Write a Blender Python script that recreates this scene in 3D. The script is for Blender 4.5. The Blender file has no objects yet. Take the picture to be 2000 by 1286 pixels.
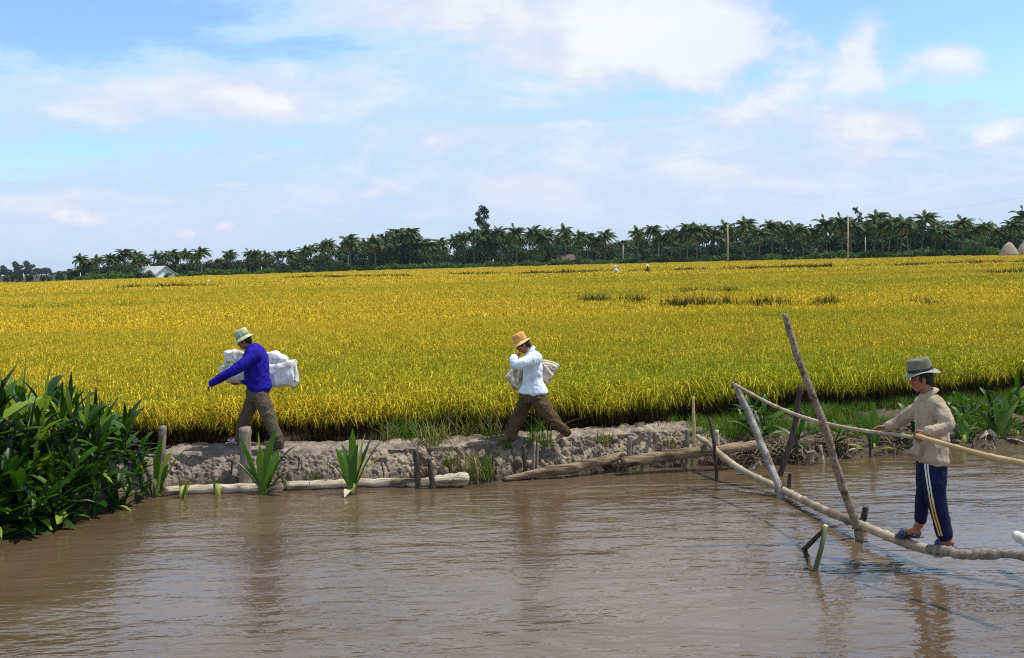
import bpy, math, random
import numpy as np
from mathutils import Vector, Matrix, noise as mnoise
R_ = math.radians
S = bpy.context.scene
COL = S.collection
random.seed(7); rng = np.random.default_rng(7)

# ------------------------------------------------------------------ camera
FPX, CX, CY = 1960.0, 1000.0, 643.0
CAM = Vector((0, 0, 2.9))
PITCH = math.atan((643 - 509) / FPX)
ROT = Matrix.Rotation(R_(90) - PITCH, 3, 'X') @ Matrix.Rotation(R_(-1.66), 3, 'Z')
cd = bpy.data.cameras.new('camera'); cam = bpy.data.objects.new('camera', cd); COL.objects.link(cam)
cam.matrix_world = Matrix.Translation(CAM) @ ROT.to_4x4()
cd.sensor_width = 36; cd.lens = 36 * FPX / 2000; cd.clip_end = 6000; cd.clip_start = 0.1
S.camera = cam

def P(px, py, d):
    return CAM + ROT @ Vector(((px - CX) / FPX * d, (CY - py) / FPX * d, -d))
def ray(px, py): return (ROT @ Vector(((px - CX) / FPX, (CY - py) / FPX, -1))).normalized()
def PZ(px, py, z):
    r = ray(px, py); t = (z - CAM.z) / r.z
    return CAM + r * t
def M(d): return d / FPX          # metres per photo pixel at depth d

# ------------------------------------------------------------------ light
SUN_DIR = Vector((0.42, 0.06, 0.90)).normalized()
SUN_EL = math.asin(SUN_DIR.z); SUN_ROT = math.atan2(SUN_DIR.x, SUN_DIR.y)
sl = bpy.data.lights.new('sun', 'SUN'); sl.energy = 4.9; sl.angle = R_(0.5); sl.color = (1, .96, .88)
so = bpy.data.objects.new('sun', sl); COL.objects.link(so)
so.rotation_euler = (-SUN_DIR).to_track_quat('-Z', 'Y').to_euler()
S.view_settings.view_transform = 'Standard'; S.view_settings.look = 'None'
S.cycles.filter_width = 1.1; S.cycles.use_denoising = False; S.cycles.max_bounces = 6; S.cycles.diffuse_bounces = 3; S.cycles.glossy_bounces = 3; S.cycles.volume_bounces = 0; S.cycles.sample_clamp_indirect = 6.0
S.view_settings.exposure = 0.0; S.view_settings.gamma = 1.0

class NT:
    """small node-tree helper"""
    def __init__(s, nt): s.nt = nt
    def n(s, typ, **kw):
        nd = s.nt.nodes.new(typ)
        for k, v in kw.items():
            if k == 'ins':
                for i, val in v.items():
                    if isinstance(val, bpy.types.NodeSocket): s.nt.links.new(val, nd.inputs[i])
                    else: nd.inputs[i].default_value = val
            else: setattr(nd, k, v)
        return nd
    def math(s, op, a, b=0.0, c=None, clamp=False):
        d = {0: a, 1: b}
        if c is not None: d[2] = c
        return s.n('ShaderNodeMath', operation=op, use_clamp=clamp, ins=d).outputs[0]
    def mix(s, f, a, b, blend='MIX'):
        nd = s.n('ShaderNodeMix', data_type='RGBA', blend_type=blend)
        for i, v in ((0, f), (6, a), (7, b)):
            if isinstance(v, bpy.types.NodeSocket): s.nt.links.new(v, nd.inputs[i])
            else:
                if i and len(v) == 3: v = (*v, 1)
                nd.inputs[i].default_value = v
        return nd.outputs[2]
    def noise(s, vec, scale, detail=3, rough=.5, dist=0, out=0):
        d = {'Scale': scale, 'Detail': detail, 'Roughness': rough, 'Distortion': dist}
        if vec is not None: d['Vector'] = vec
        return s.n('ShaderNodeTexNoise', ins=d).outputs[out]
    def mapr(s, v, a, b, c=0.0, d=1.0, smooth=True):
        return s.n('ShaderNodeMapRange', interpolation_type='SMOOTHSTEP' if smooth else 'LINEAR',
                   ins={0: v, 1: a, 2: b, 3: c, 4: d}).outputs[0]
    def mapping(s, vec, loc=(0, 0, 0), rot=(0, 0, 0), scale=(1, 1, 1)):
        return s.n('ShaderNodeMapping', ins={0: vec, 1: loc, 2: rot, 3: scale}).outputs[0]

W = bpy.data.worlds.new('World'); S.world = W; W.use_nodes = True
def build_world():
    nt = W.node_tree; nt.nodes.clear(); t = NT(nt)
    out = t.n('ShaderNodeOutputWorld'); bg = t.n('ShaderNodeBackground', ins={1: 0.1})
    nt.links.new(bg.outputs[0], out.inputs[0])
    sky = t.n('ShaderNodeTexSky'); sky.sky_type = 'NISHITA'; sky.sun_disc = False
    sky.sun_elevation = SUN_EL; sky.sun_rotation = SUN_ROT; sky.air_density = 1.0; sky.dust_density = .6; sky.ozone_density = 1.5
    d = t.n('ShaderNodeTexCoord').outputs['Generated']
    sp = t.n('ShaderNodeSeparateXYZ', ins={0: d})
    u = t.math('ARCTAN2', sp.outputs[0], sp.outputs[1]); v = t.math('ARCSINE', sp.outputs[2])
    uv0 = t.n('ShaderNodeCombineXYZ', ins={0: u, 1: v, 2: 0.0}).outputs[0]
    # warped sky coordinates give the clouds ragged edges
    w1 = t.noise(uv0, 9, 5, .6, out=1)
    w1 = t.n('ShaderNodeVectorMath', operation='SUBTRACT', ins={0: w1, 1: (.5, .5, .5)}).outputs[0]
    w1 = t.n('ShaderNodeVectorMath', operation='MULTIPLY', ins={0: w1, 1: (.13, .075, 0)}).outputs[0]
    uv = t.n('ShaderNodeVectorMath', operation='ADD', ins={0: uv0, 1: w1}).outputs[0]
    def blobs(lst, vec):
        acc = None
        for (px, py, rx, ry, k) in lst:
            r = ray(px, py); u0 = math.atan2(r.x, r.y); v0 = math.asin(r.z)
            ru, rv = rx / FPX, ry / FPX
            m = t.mapping(vec, (-u0 / ru, -v0 / rv, 0), (0, 0, 0), (1 / ru, 1 / rv, 1))
            g = t.n('ShaderNodeTexGradient', gradient_type='SPHERICAL', ins={0: m}).outputs['Fac']
            g = t.math('MULTIPLY', g, k)
            acc = g if acc is None else t.math('ADD', acc, g)
        return acc
    # blue holes in the thin high veil
    holes = blobs([(330, 60, 420, 110, 1.2), (1700, 70, 430, 150, 1.5), (2000, 130, 240, 170, 1.3), (0, 50, 240, 150, 1.4),
                   (150, 265, 300, 50, .55), (560, 285, 300, 40, .35), (1260, 200, 260, 40, .5), (30, 330, 240, 70, .5), (620, 90, 300, 90, .4),
                   (1150, 230, 600, 110, .35), (900, 330, 600, 60, .3)], uv)
    st = t.noise(t.mapping(uv0, (0, 0, 0), (0, 0, R_(4)), (3.2, 17, 1)), 1.0, 6, .62, .6)
    st2 = t.noise(t.mapping(uv0, (3, 1, 0), (0, 0, 0), (9, 22, 1)), 1.0, 5, .6, .3)
    veil = t.math('ADD', .64, t.math('MULTIPLY', t.math('SUBTRACT', st, .5), 2.1))
    veil = t.math('ADD', veil, t.math('MULTIPLY', t.math('SUBTRACT', st2, .5), .7))
    veil = t.math('SUBTRACT', veil, t.math('MULTIPLY', holes, .85))
    brights = blobs([(250, 130, 420, 110, .55), (520, 60, 500, 40, .25), (120, 200, 300, 50, .3), (700, 30, 320, 80, .35), (1000, 300, 900, 180, .25), (1500, 330, 700, 200, .25)], uv)
    veil = t.math('ADD', veil, brights)
    veil = t.mapr(veil, -.12, 1.10)
    high = t.mapr(v, .42, .95, 1, .2)
    veil = t.math('MULTIPLY', veil, high)
    cum = blobs([(1330, 40, 260, 150, 1.25), (1230, 90, 300, 110, .9), (1010, 45, 300, 130, .7), (1400, 95, 160, 90, .7), (760, 10, 260, 60, .5),
                 (1650, 145, 120, 60, .85), (1560, 190, 220, 80, .6), (1430, 225, 130, 60, .6), (1800, 175, 150, 90, .5), (1845, 130, 90, 60, .75), (1760, 270, 150, 45, .7), (1620, 260, 200, 45, .5),
                 (1970, 265, 90, 60, 1.1), (1690, 70, 85, 55, .8), (1540, 100, 110, 60, .5), (470, 205, 150, 55, .85), (560, 215, 100, 40, .6), (850, 285, 110, 45, .9), (820, 205, 90, 60, .4),
                 (965, 360, 110, 45, .75), (730, 368, 130, 40, .6), (1090, 350, 120, 35, .4), (1415, 335, 90, 35, .7), (1215, 300, 60, 45, .5), (1690, 315, 90, 30, .6), (1590, 350, 200, 40, .35),
                 (130, 430, 65, 32, .8), (40, 435, 80, 40, .5), (375, 432, 60, 20, .7), (468, 424, 45, 24, .8), (60, 375, 130, 50, .4), (1150, 385, 200, 45, .35), (300, 440, 200, 30, .3), (1800, 400, 300, 60, .3), (1200, -230, 620, 260, 1.0), (300, -350, 600, 240, .9), (1000, -800, 900, 420, .9), (2100, -420, 500, 260, .9), (-500, -250, 600, 300, .8), (500, -1300, 900, 400, .6), (1800, -1200, 800, 400, .6)], uv)  # last blobs, above the frame: unseen white clouds added to brighten the water reflection
    fb = t.noise(t.mapping(uv0, (1, 2, 0), (0, 0, 0), (14, 26, 1)), 1.0, 7, .58, .2)
    cumd = t.math('ADD', cum, t.math('MULTIPLY', t.math('SUBTRACT', fb, .5), 1.15))
    cm = t.mapr(cumd, .20, .85)
    cm = t.math('MULTIPLY', cm, t.mapr(v, .6, 1.1, 1, .3))
    base = t.mix(t.mapr(v, .35, .8), t.mix(1.0, sky.outputs[0], (1.45, 1.75, 2.25, 1), 'MULTIPLY'), t.mix(1.0, sky.outputs[0], (.9, 1.1, 1.3, 1), 'MULTIPLY'))
    # upward gradient: pale near the horizon like the photograph's humid air
    pale = t.mix(t.mapr(v, 0.0, .22), (6.0, 7.5, 9.8, 1), (5.6, 7.9, 9.9, 1))
    white = t.mix(t.mapr(st2, .35, .7), (6.6, 7.8, 9.6, 1), (8.2, 9.0, 9.8, 1))
    c = t.mix(t.mapr(veil, 0, .55), base, pale)
    c = t.mix(t.mapr(veil, .5, 1.0), c, white)
    c = t.mix(t.mapr(v, .0, .10, .75, 0), c, (6.1, 7.4, 9.7, 1))
    lit = t.math('ADD', t.math('MULTIPLY', cumd, .9), t.math('MULTIPLY', t.math('SUBTRACT', fb, .5), .7))
    cc = t.mix(t.mapr(lit, .25, 1.1), (7.3, 7.6, 9.2, 1), (10.2, 10.0, 10.2, 1))
    c = t.mix(t.math('MULTIPLY', cm, .72), c, cc)
    nt.links.new(c, bg.inputs[0])
build_world()
W.cycles.sampling_method = 'MANUAL'; W.cycles.sample_map_resolution = 512

# ------------------------------------------------------------------ tagging and mesh helpers
def tag(o, label=None, cat=None, group=None, kind=None):
    if label: o['label'] = label
    if cat: o['category'] = cat
    if group: o['group'] = group
    if kind: o['kind'] = kind
    return o
def empty(name, loc, label, cat, group=None, rz=0):
    o = bpy.data.objects.new(name, None); COL.objects.link(o); o.location = loc; o.rotation_euler = (0, 0, rz)
    o.empty_display_size = .2
    return tag(o, label, cat, group)
def copy_tree(o, parent=None):
    c = o.copy(); COL.objects.link(c); c.parent = parent
    for ch in list(o.children): copy_tree(ch, c)
    return c

class MB:
    def __init__(s): s.v = []; s.f = []; s.mi = []; s.cur = 0
    def add(s, verts, faces):
        b = len(s.v); s.v.extend([tuple(x) for x in verts])
        for f in faces: s.f.append(tuple(i + b for i in f)); s.mi.append(s.cur)
    def rings(s, rings, cap=True, closed=True):
        n = len(rings[0]); vs = [p for r in rings for p in r]; fs = []
        for i in range(len(rings) - 1):
            for j in range(n if closed else n - 1):
                k = (j + 1) % n
                fs.append((i * n + j, i * n + k, (i + 1) * n + k, (i + 1) * n + j))
        if cap:
            fs.append(tuple(reversed(range(n)))); fs.append(tuple(range((len(rings) - 1) * n, len(rings) * n)))
        s.add(vs, fs)
    def tube(s, pts, radii, seg=10, jit=0.0, flat=1.0, flatdir=None):
        pts = [Vector(p) for p in pts]
        if not hasattr(radii, '__len__'): radii = [radii] * len(pts)
        prev = None; rs = []
        for i, p in enumerate(pts):
            a = pts[max(i - 1, 0)]; b = pts[min(i + 1, len(pts) - 1)]
            tg = (b - a).normalized()
            if prev is None:
                ref = Vector(flatdir) if flatdir is not None else (Vector((0, 0, 1)) if abs(tg.z) < .9 else Vector((1, 0, 0)))
                n = (ref - tg * ref.dot(tg)).normalized()
            else:
                n = (prev - tg * prev.dot(tg)).normalized()
            prev = n; bn = tg.cross(n); r = []
            for k in range(seg):
                an = 2 * math.pi * k / seg; rr = radii[i] * (1 + random.uniform(-jit, jit))
                r.append(p + n * (math.cos(an) * rr * flat) + bn * (math.sin(an) * rr))
            rs.append(r)
        s.rings(rs)
    def ell(s, c, axes, seg=16, ring=10):
        """ellipsoid: axes = three vectors"""
        c = Vector(c); a, b, d = [Vector(x) for x in axes]; rs = []
        for i in range(ring + 1):
            th = math.pi * (i + .02 if i == 0 else i - .02 if i == ring else i) / ring
            rs.append([c + d * math.cos(th) + (a * math.cos(2 * math.pi * k / seg) + b * math.sin(2 * math.pi * k / seg)) * math.sin(th) for k in range(seg)])
        s.rings(rs)
    def box(s, c, sx, sy, sz, rz=0):
        c = Vector(c); m = Matrix.Rotation(rz, 3, 'Z'); vs = []
        for z in (-1, 1):
            for x, y in ((-1, -1), (1, -1), (1, 1), (-1, 1)):
                vs.append(c + m @ Vector((x * sx / 2, y * sy / 2, z * sz / 2)))
        s.add(vs, [(3, 2, 1, 0), (4, 5, 6, 7), (0, 1, 5, 4), (1, 2, 6, 5), (2, 3, 7, 6), (3, 0, 4, 7)])
    def strip(s, pts, widths, side, fold=0.0, foldup=None):
        """leaf blade: pts = midrib, side = vector across; two halves folded in a V"""
        n = len(pts); vs = []
        for i, p in enumerate(pts):
            sd = side[i] if isinstance(side, list) else side
            up = foldup[i] if foldup is not None else Vector((0, 0, 1))
            w = widths[i] / 2
            vs += [p - sd * w + up * (fold * w), p, p + sd * w + up * (fold * w)]
        fs = []
        for i in range(n - 1):
            a = i * 3
            fs += [(a, a + 1, a + 4, a + 3), (a + 1, a + 2, a + 5, a + 4)]
        s.add(vs, fs)
    def mesh(s, name, mats, loc=None, smooth=True):
        me = bpy.data.meshes.new(name); v = s.v
        if loc is not None: v = [(a[0] - loc[0], a[1] - loc[1], a[2] - loc[2]) for a in v]
        me.from_pydata(v, [], s.f)
        for m in (mats if isinstance(mats, (list, tuple)) else [mats]): me.materials.append(m)
        me.polygons.foreach_set('material_index', s.mi)
        if smooth: me.polygons.foreach_set('use_smooth', [True] * len(s.f))
        me.update(); return me
    def build(s, name, mats, parent=None, loc=None, smooth=True):
        """links as one mesh object; world coordinates; parent must be unrotated"""
        if parent is not None:
            L = Vector(parent.location); q = parent.parent
            while q is not None: L += Vector(q.location); q = q.parent
        else: L = Vector(loc) if loc is not None else Vector((0, 0, 0))
        o = bpy.data.objects.new(name, s.mesh(name, mats, L, smooth)); COL.objects.link(o)
        if parent is not None: o.parent = parent
        else: o.location = L
        return o

def catmull(pts, n=6):
    pts = [np.array(p, float) for p in pts]; out = []
    for i in range(len(pts) - 1):
        p0 = pts[max(i - 1, 0)]; p1 = pts[i]; p2 = pts[i + 1]; p3 = pts[min(i + 2, len(pts) - 1)]
        for k in range(n):
            t = k / n
            out.append(.5 * ((2 * p1) + (-p0 + p2) * t + (2 * p0 - 5 * p1 + 4 * p2 - p3) * t * t + (-p0 + 3 * p1 - 3 * p2 + p3) * t ** 3))
    out.append(pts[-1]); return out

def remesh(mb, voxel, smooth=2, name='skin'):
    me = mb.mesh(name, []) if False else bpy.data.meshes.new(name)
    if not me.vertices: me.from_pydata(mb.v, [], mb.f)
    o = bpy.data.objects.new('tmp', me); COL.objects.link(o)
    m = o.modifiers.new('r', 'REMESH'); m.mode = 'VOXEL'; m.voxel_size = voxel; m.use_smooth_shade = True
    if smooth:
        k = o.modifiers.new('s', 'SMOOTH'); k.iterations = smooth; k.factor = .5
    bpy.context.view_layer.update()
    dg = bpy.context.evaluated_depsgraph_get()
    me2 = bpy.data.meshes.new_from_object(o.evaluated_get(dg))
    bpy.data.objects.remove(o); bpy.data.meshes.remove(me)
    me2.name = name; return me2
def link_mesh(me, name, mats, parent=None, loc=None):
    L = Vector((0, 0, 0))
    if parent is not None:
        L = Vector(parent.location)
        if parent.parent: L += Vector(parent.parent.location)
    elif loc is not None: L = Vector(loc)
    me.transform(Matrix.Translation(-L)); me.materials.clear()
    for m in (mats if isinstance(mats, (list, tuple)) else [mats]): me.materials.append(m)
    me.polygons.foreach_set('use_smooth', [True] * len(me.polygons))
    o = bpy.data.objects.new(name, me); COL.objects.link(o)
    if parent is not None: o.parent = parent
    else: o.location = L
    return o
def wrinkle(me, amp, scale, octaves=3, stretch=(1, 1, 1), ridge=True, seed=0):
    n = len(me.vertices); co = np.empty(n * 3); me.vertices.foreach_get('co', co); co = co.reshape(-1, 3)
    no = np.empty(n * 3); me.vertices.foreach_get('normal', no); no = no.reshape(-1, 3)
    d = np.empty(n)
    for i in range(n):
        p = Vector((co[i, 0] * scale * stretch[0] + seed, co[i, 1] * scale * stretch[1] + seed, co[i, 2] * scale * stretch[2]))
        q = p + mnoise.noise_vector(p * .6) * .5
        v = mnoise.fractal(q, 1.0, 2.0, octaves)
        d[i] = max(-.45, .45 - abs(v) * 2.0) if ridge else v
    co += no * (d * amp)[:, None]
    me.vertices.foreach_set('co', co.ravel()); me.update()

# ------------------------------------------------------------------ materials
MATS = {}
def base_mat(name):
    m = bpy.data.materials.new(name); m.use_nodes = True; nt = m.node_tree; t = NT(nt)
    b = nt.nodes['Principled BSDF']; MATS[name] = m
    return m, t, b, nt
def pmat(name, c1, c2, scale=5, rough=.8, bump=0.0, bscale=None, stretch=(1, 1, 1), detail=5, spec=.3, lo=.3, hi=.7, coord='Object', c3=None, s3=1.0, metallic=0):
    m, t, b, nt = base_mat(name)
    tc = t.n('ShaderNodeTexCoord').outputs[coord] if coord != 'World' else t.n('ShaderNodeNewGeometry').outputs['Position']
    vec = t.mapping(tc, scale=stretch)
    n = t.noise(vec, scale, detail, .6)
    c = t.mix(t.mapr(n, lo, hi), c1, c2)
    if c3 is not None:
        c = t.mix(t.mapr(t.noise(vec, s3, 3, .5, .4), .5, .68), c, c3)
    nt.links.new(c, b.inputs['Base Color']); b.inputs['Roughness'].default_value = rough
    b.inputs['Specular IOR Level'].default_value = spec; b.inputs['Metallic'].default_value = metallic
    if bump:
        bn = t.n('ShaderNodeBump', ins={'Strength': bump, 'Distance': .02, 'Height': t.noise(vec, bscale or scale * 3, 6, .6)})
        nt.links.new(bn.outputs[0], b.inputs['Normal'])
    return m
def leafmat(name, c1, c2, rough=.45, trans=.3, spec=.4, scale=2.0, hue=.0, isl=.5, tcol=None, c3=None, p3=.85):
    """leaf: colour varies per leaf (island) and softly in space, light passes through"""
    m, t, b, nt = base_mat(name)
    g = t.n('ShaderNodeNewGeometry')
    r = g.outputs['Random Per Island']
    n = t.noise(g.outputs['Position'], scale, 3, .5)
    f = t.math('ADD', t.math('MULTIPLY', r, isl), t.math('MULTIPLY', n, 1 - isl))
    c = t.mix(t.mapr(f, .2, .8), c1, c2)
    if c3 is not None: c = t.mix(t.math('GREATER_THAN', t.math('FRACT', t.math('MULTIPLY', r, 7.31)), p3), c, c3)
    nt.links.new(c, b.inputs['Base Color']); b.inputs['Roughness'].default_value = rough
    b.inputs['Specular IOR Level'].default_value = spec
    tr = t.n('ShaderNodeBsdfTranslucent'); nt.links.new(t.mix(1.0, c, (*(tcol or (1.2, 1.3, .5)), 1), 'MULTIPLY'), tr.inputs[0])
    mx = t.n('ShaderNodeMixShader', ins={0: trans, 1: b.outputs[0], 2: tr.outputs[0]})
    nt.links.new(mx.outputs[0], nt.nodes['Material Output'].inputs[0])
    return m

def rice_mat(name, gold, green, low, trans, kgreen):
    """ripe rice: patches of gold and green across the field, each blade a little different"""
    m, t, b, nt = base_mat(name)
    g = t.n('ShaderNodeNewGeometry'); pos = g.outputs['Position']; r = g.outputs['Random Per Island']
    sp = t.n('ShaderNodeSeparateXYZ', ins={0: pos})
    n1 = t.noise(t.mapping(pos, scale=(.035, .09, .0)), 1.0, 4, .55)
    n2 = t.noise(t.mapping(pos, scale=(.5, .5, .0)), 1.0, 3, .6)
    near = t.mapr(sp.outputs[1], 14.5, 30, .33, 0.0)
    right = t.mapr(sp.outputs[0], -6, 9, 0.0, .12)
    n3 = t.noise(t.mapping(pos, (9, 4, 0), scale=(.012, .06, .0)), 1.0, 4, .6)
    f = t.math('ADD', t.math('MULTIPLY', t.mapr(n1, .36, .64), .34), t.math('MULTIPLY', n2, .40))
    f = t.math('ADD', f, t.math('MULTIPLY', t.mapr(n3, .38, .62), .30))
    f = t.math('ADD', f, t.math('MULTIPLY', t.mapr(t.math('SUBTRACT', sp.outputs[1], t.math('MULTIPLY', sp.outputs[0], -.45)), 118, 132), -.12))
    f = t.math('ADD', f, t.math('MULTIPLY', t.math('SUBTRACT', r, .5), .55))
    f = t.math('ADD', f, t.math('ADD', near, right)); f = t.math('ADD', f, kgreen)
    c = t.mix(t.mapr(f, .50, 1.05), gold, green)
    br = t.math('ADD', .42, t.math('MULTIPLY', t.math('FRACT', t.math('MULTIPLY', r, 13.7)), 1.1))
    c = t.mix(1.0, c, t.n('ShaderNodeCombineXYZ', ins={0: br, 1: br, 2: br}).outputs[0], 'MULTIPLY')
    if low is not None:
        c = t.mix(t.mapr(sp.outputs[2], .55, .92, 1, 0), c, low)  # stalk brown towards the ground, darkened to paint in shade under the canopy
    nt.links.new(c, b.inputs['Base Color']); b.inputs['Roughness'].default_value = .6; b.inputs['Specular IOR Level'].default_value = .15
    tr = t.n('ShaderNodeBsdfTranslucent'); nt.links.new(c, tr.inputs[0])
    mx = t.n('ShaderNodeMixShader', ins={0: trans, 1: b.outputs[0], 2: tr.outputs[0]})
    nt.links.new(mx.outputs[0], nt.nodes['Material Output'].inputs[0])
    return m
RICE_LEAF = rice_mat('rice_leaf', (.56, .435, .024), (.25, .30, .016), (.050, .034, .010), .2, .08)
RICE_HEAD = rice_mat('rice_head', (.78, .56, .045), (.50, .47, .025), None, .15, -.10)

def wood(name, c1, c2, c3=None, s=4, along='Z'):
    st = {'X': (.12, 1, 1), 'Y': (1, .12, 1), 'Z': (1, 1, .12)}[along]
    return pmat(name, c1, c2, s * 7, .85, .9, s * 16, st, spec=.2, c3=c3, s3=s * 2.5)
WOOD_GREY = wood('weathered_wood', (.16, .12, .09), (.34, .28, .23))
WOOD_DARK = wood('wet_dark_wood', (.035, .025, .02), (.11, .08, .065))
WOOD_PALE = wood('pale_peeled_wood', (.40, .32, .22), (.64, .54, .40), (.15, .10, .065), 3.2, 'X')
WOOD_BROWN = wood('brown_log_wood', (.10, .06, .034), (.36, .255, .155), (.035, .024, .017), 2.6, 'X')
BAMBOO = pmat('dry_bamboo', (.30, .22, .14), (.50, .39, .26), 14, .6, .2, 60, (.3, .3, .3), c3=(.16, .11, .08), s3=7, spec=.35)
BAMBOO_TAN = pmat('tan_bamboo', (.42, .26, .11), (.58, .40, .20), 14, .5, .2, 60, (.3, .3, .3), spec=.4)
BAMBOO_GREEN = pmat('green_bamboo', (.05, .065, .02), (.11, .11, .04), 14, .5, .2, 60, spec=.4)
POLE_SPOT = pmat('lichen_pole', (.17, .115, .075), (.36, .28, .2), 30, .85, .6, 80, c3=(.08, .05, .035), s3=14, spec=.2)
END_WOOD = pmat('fresh_cut_wood', (.7, .5, .22), (.8, .62, .35), 20, .8)

SKIN = None
def skin_mat():
    m, t, b, nt = base_mat('skin')
    a = t.n('ShaderNodeAttribute', attribute_name='mark', attribute_type='GEOMETRY')
    n = t.noise(t.n('ShaderNodeTexCoord').outputs['Object'], 18, 3, .5)
    c = t.mix(t.mapr(n, .3, .7), (.24, .085, .04), (.34, .13, .065))
    c = t.mix(t.mapr(a.outputs['Fac'], .3, .7), c, (.015, .01, .008))
    nt.links.new(c, b.inputs['Base Color']); b.inputs['Roughness'].default_value = .5
    b.inputs['Subsurface Weight'].default_value = .08; b.inputs['Subsurface Radius'].default_value = (.02, .008, .004)
    return m
SKIN = skin_mat()
def cloth(name, c, var=.15, rough=.9, weave=220):
    c2 = tuple(min(1, x * (1 + var)) for x in c); c1 = tuple(x * (1 - var) for x in c)
    return pmat(name, c1, c2, 9, rough, .12, weave, spec=.15, c3=tuple(x * .72 for x in c), s3=4)
BLUE = cloth('blue_cotton', (.014, .010, .27)); WHITE_CL = cloth('white_cotton', (.70, .76, .84), .06); KHAKI = cloth('khaki_cotton', (.44, .335, .24), .08)
TROU = cloth('grey_brown_trousers', (.105, .08, .055)); TROU2 = cloth('brown_trousers', (.10, .062, .032))
HAIR = pmat('black_hair', (.006, .005, .005), (.02, .016, .014), 60, .5, .5, 150, (1, 1, .2))
HAT_G = cloth('pale_green_cloth', (.50, .52, .32), .1); HAT_GB = cloth('dark_green_band', (.20, .24, .12)); HAT_O = cloth('orange_straw', (.75, .36, .10), .12); HAT_OB = cloth('yellow_brim', (.85, .55, .2), .1)
HAT_K = cloth('grey_olive_cloth', (.195, .185, .13), .15); HAT_KB = cloth('charcoal_band', (.04, .045, .05)); HAT_KR = cloth('grey_brim', (.30, .30, .25), .1)
SANDAL = pmat('blue_rubber', (.03, .036, .085), (.055, .065, .15), 12, .5, spec=.4)
PINK_SH = pmat('pale_pink_plastic', (.55, .42, .42), (.65, .6, .65), 30, .5)
STEEL = pmat('watch_steel', (.6, .6, .6), (.75, .75, .75), 30, .25, metallic=1)
SACKW = pmat('white_woven_plastic', (.66, .62, .62), (.85, .83, .82), 7, .55, .3, 200, spec=.4, c3=(.50, .42, .38), s3=5)
SACKT = pmat('tan_canvas', (.50, .40, .28), (.66, .56, .43), 10, .85, .3, 120, c3=(.28, .20, .13), s3=7)
INK = pmat('faded_blue_ink', (.10, .13, .22), (.25, .27, .33), 40, .8)

# ------------------------------------------------------------------ setting: water, field ground, bank
WL_PX = [(-500, 1180), (-250, 1100), (0, 1046), (150, 1016), (250, 982), (310, 964), (480, 957), (690, 955), (900, 946), (1040, 935), (1230, 918), (1340, 911), (1450, 909), (1560, 906), (1700, 892), (1850, 879), (2000, 868), (2300, 848), (2700, 820)]
WLP = [PZ(x, y, 0) for x, y in WL_PX]
WX = np.array([p.x for p in WLP]); WY = np.array([p.y for p in WLP])
def yw(x): return np.interp(x, WX, WY)
def sstep(a, b, x):
    t = np.clip((np.asarray(x, float) - a) / (b - a), 0, 1); return t * t * (3 - 2 * t)
FIELD_Z = .28
def rice_front(x):
    """front edge of the standing rice (world y)"""
    x = np.asarray(x, float)
    y0 = np.interp(x, [-30, -9, -5, -2, 0, 2.2, 3.2, 5, 8, 14, 40], [13.4, 14.0, 14.45, 14.55, 14.75, 15.0, 15.5, 16.15, 17.0, 18.3, 22])
    return y0 + .10 * np.sin(x * 3.1) + .08 * np.sin(x * 7.7 + 1) + .06 * np.sin(x * 17.3 + 2)

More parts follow.
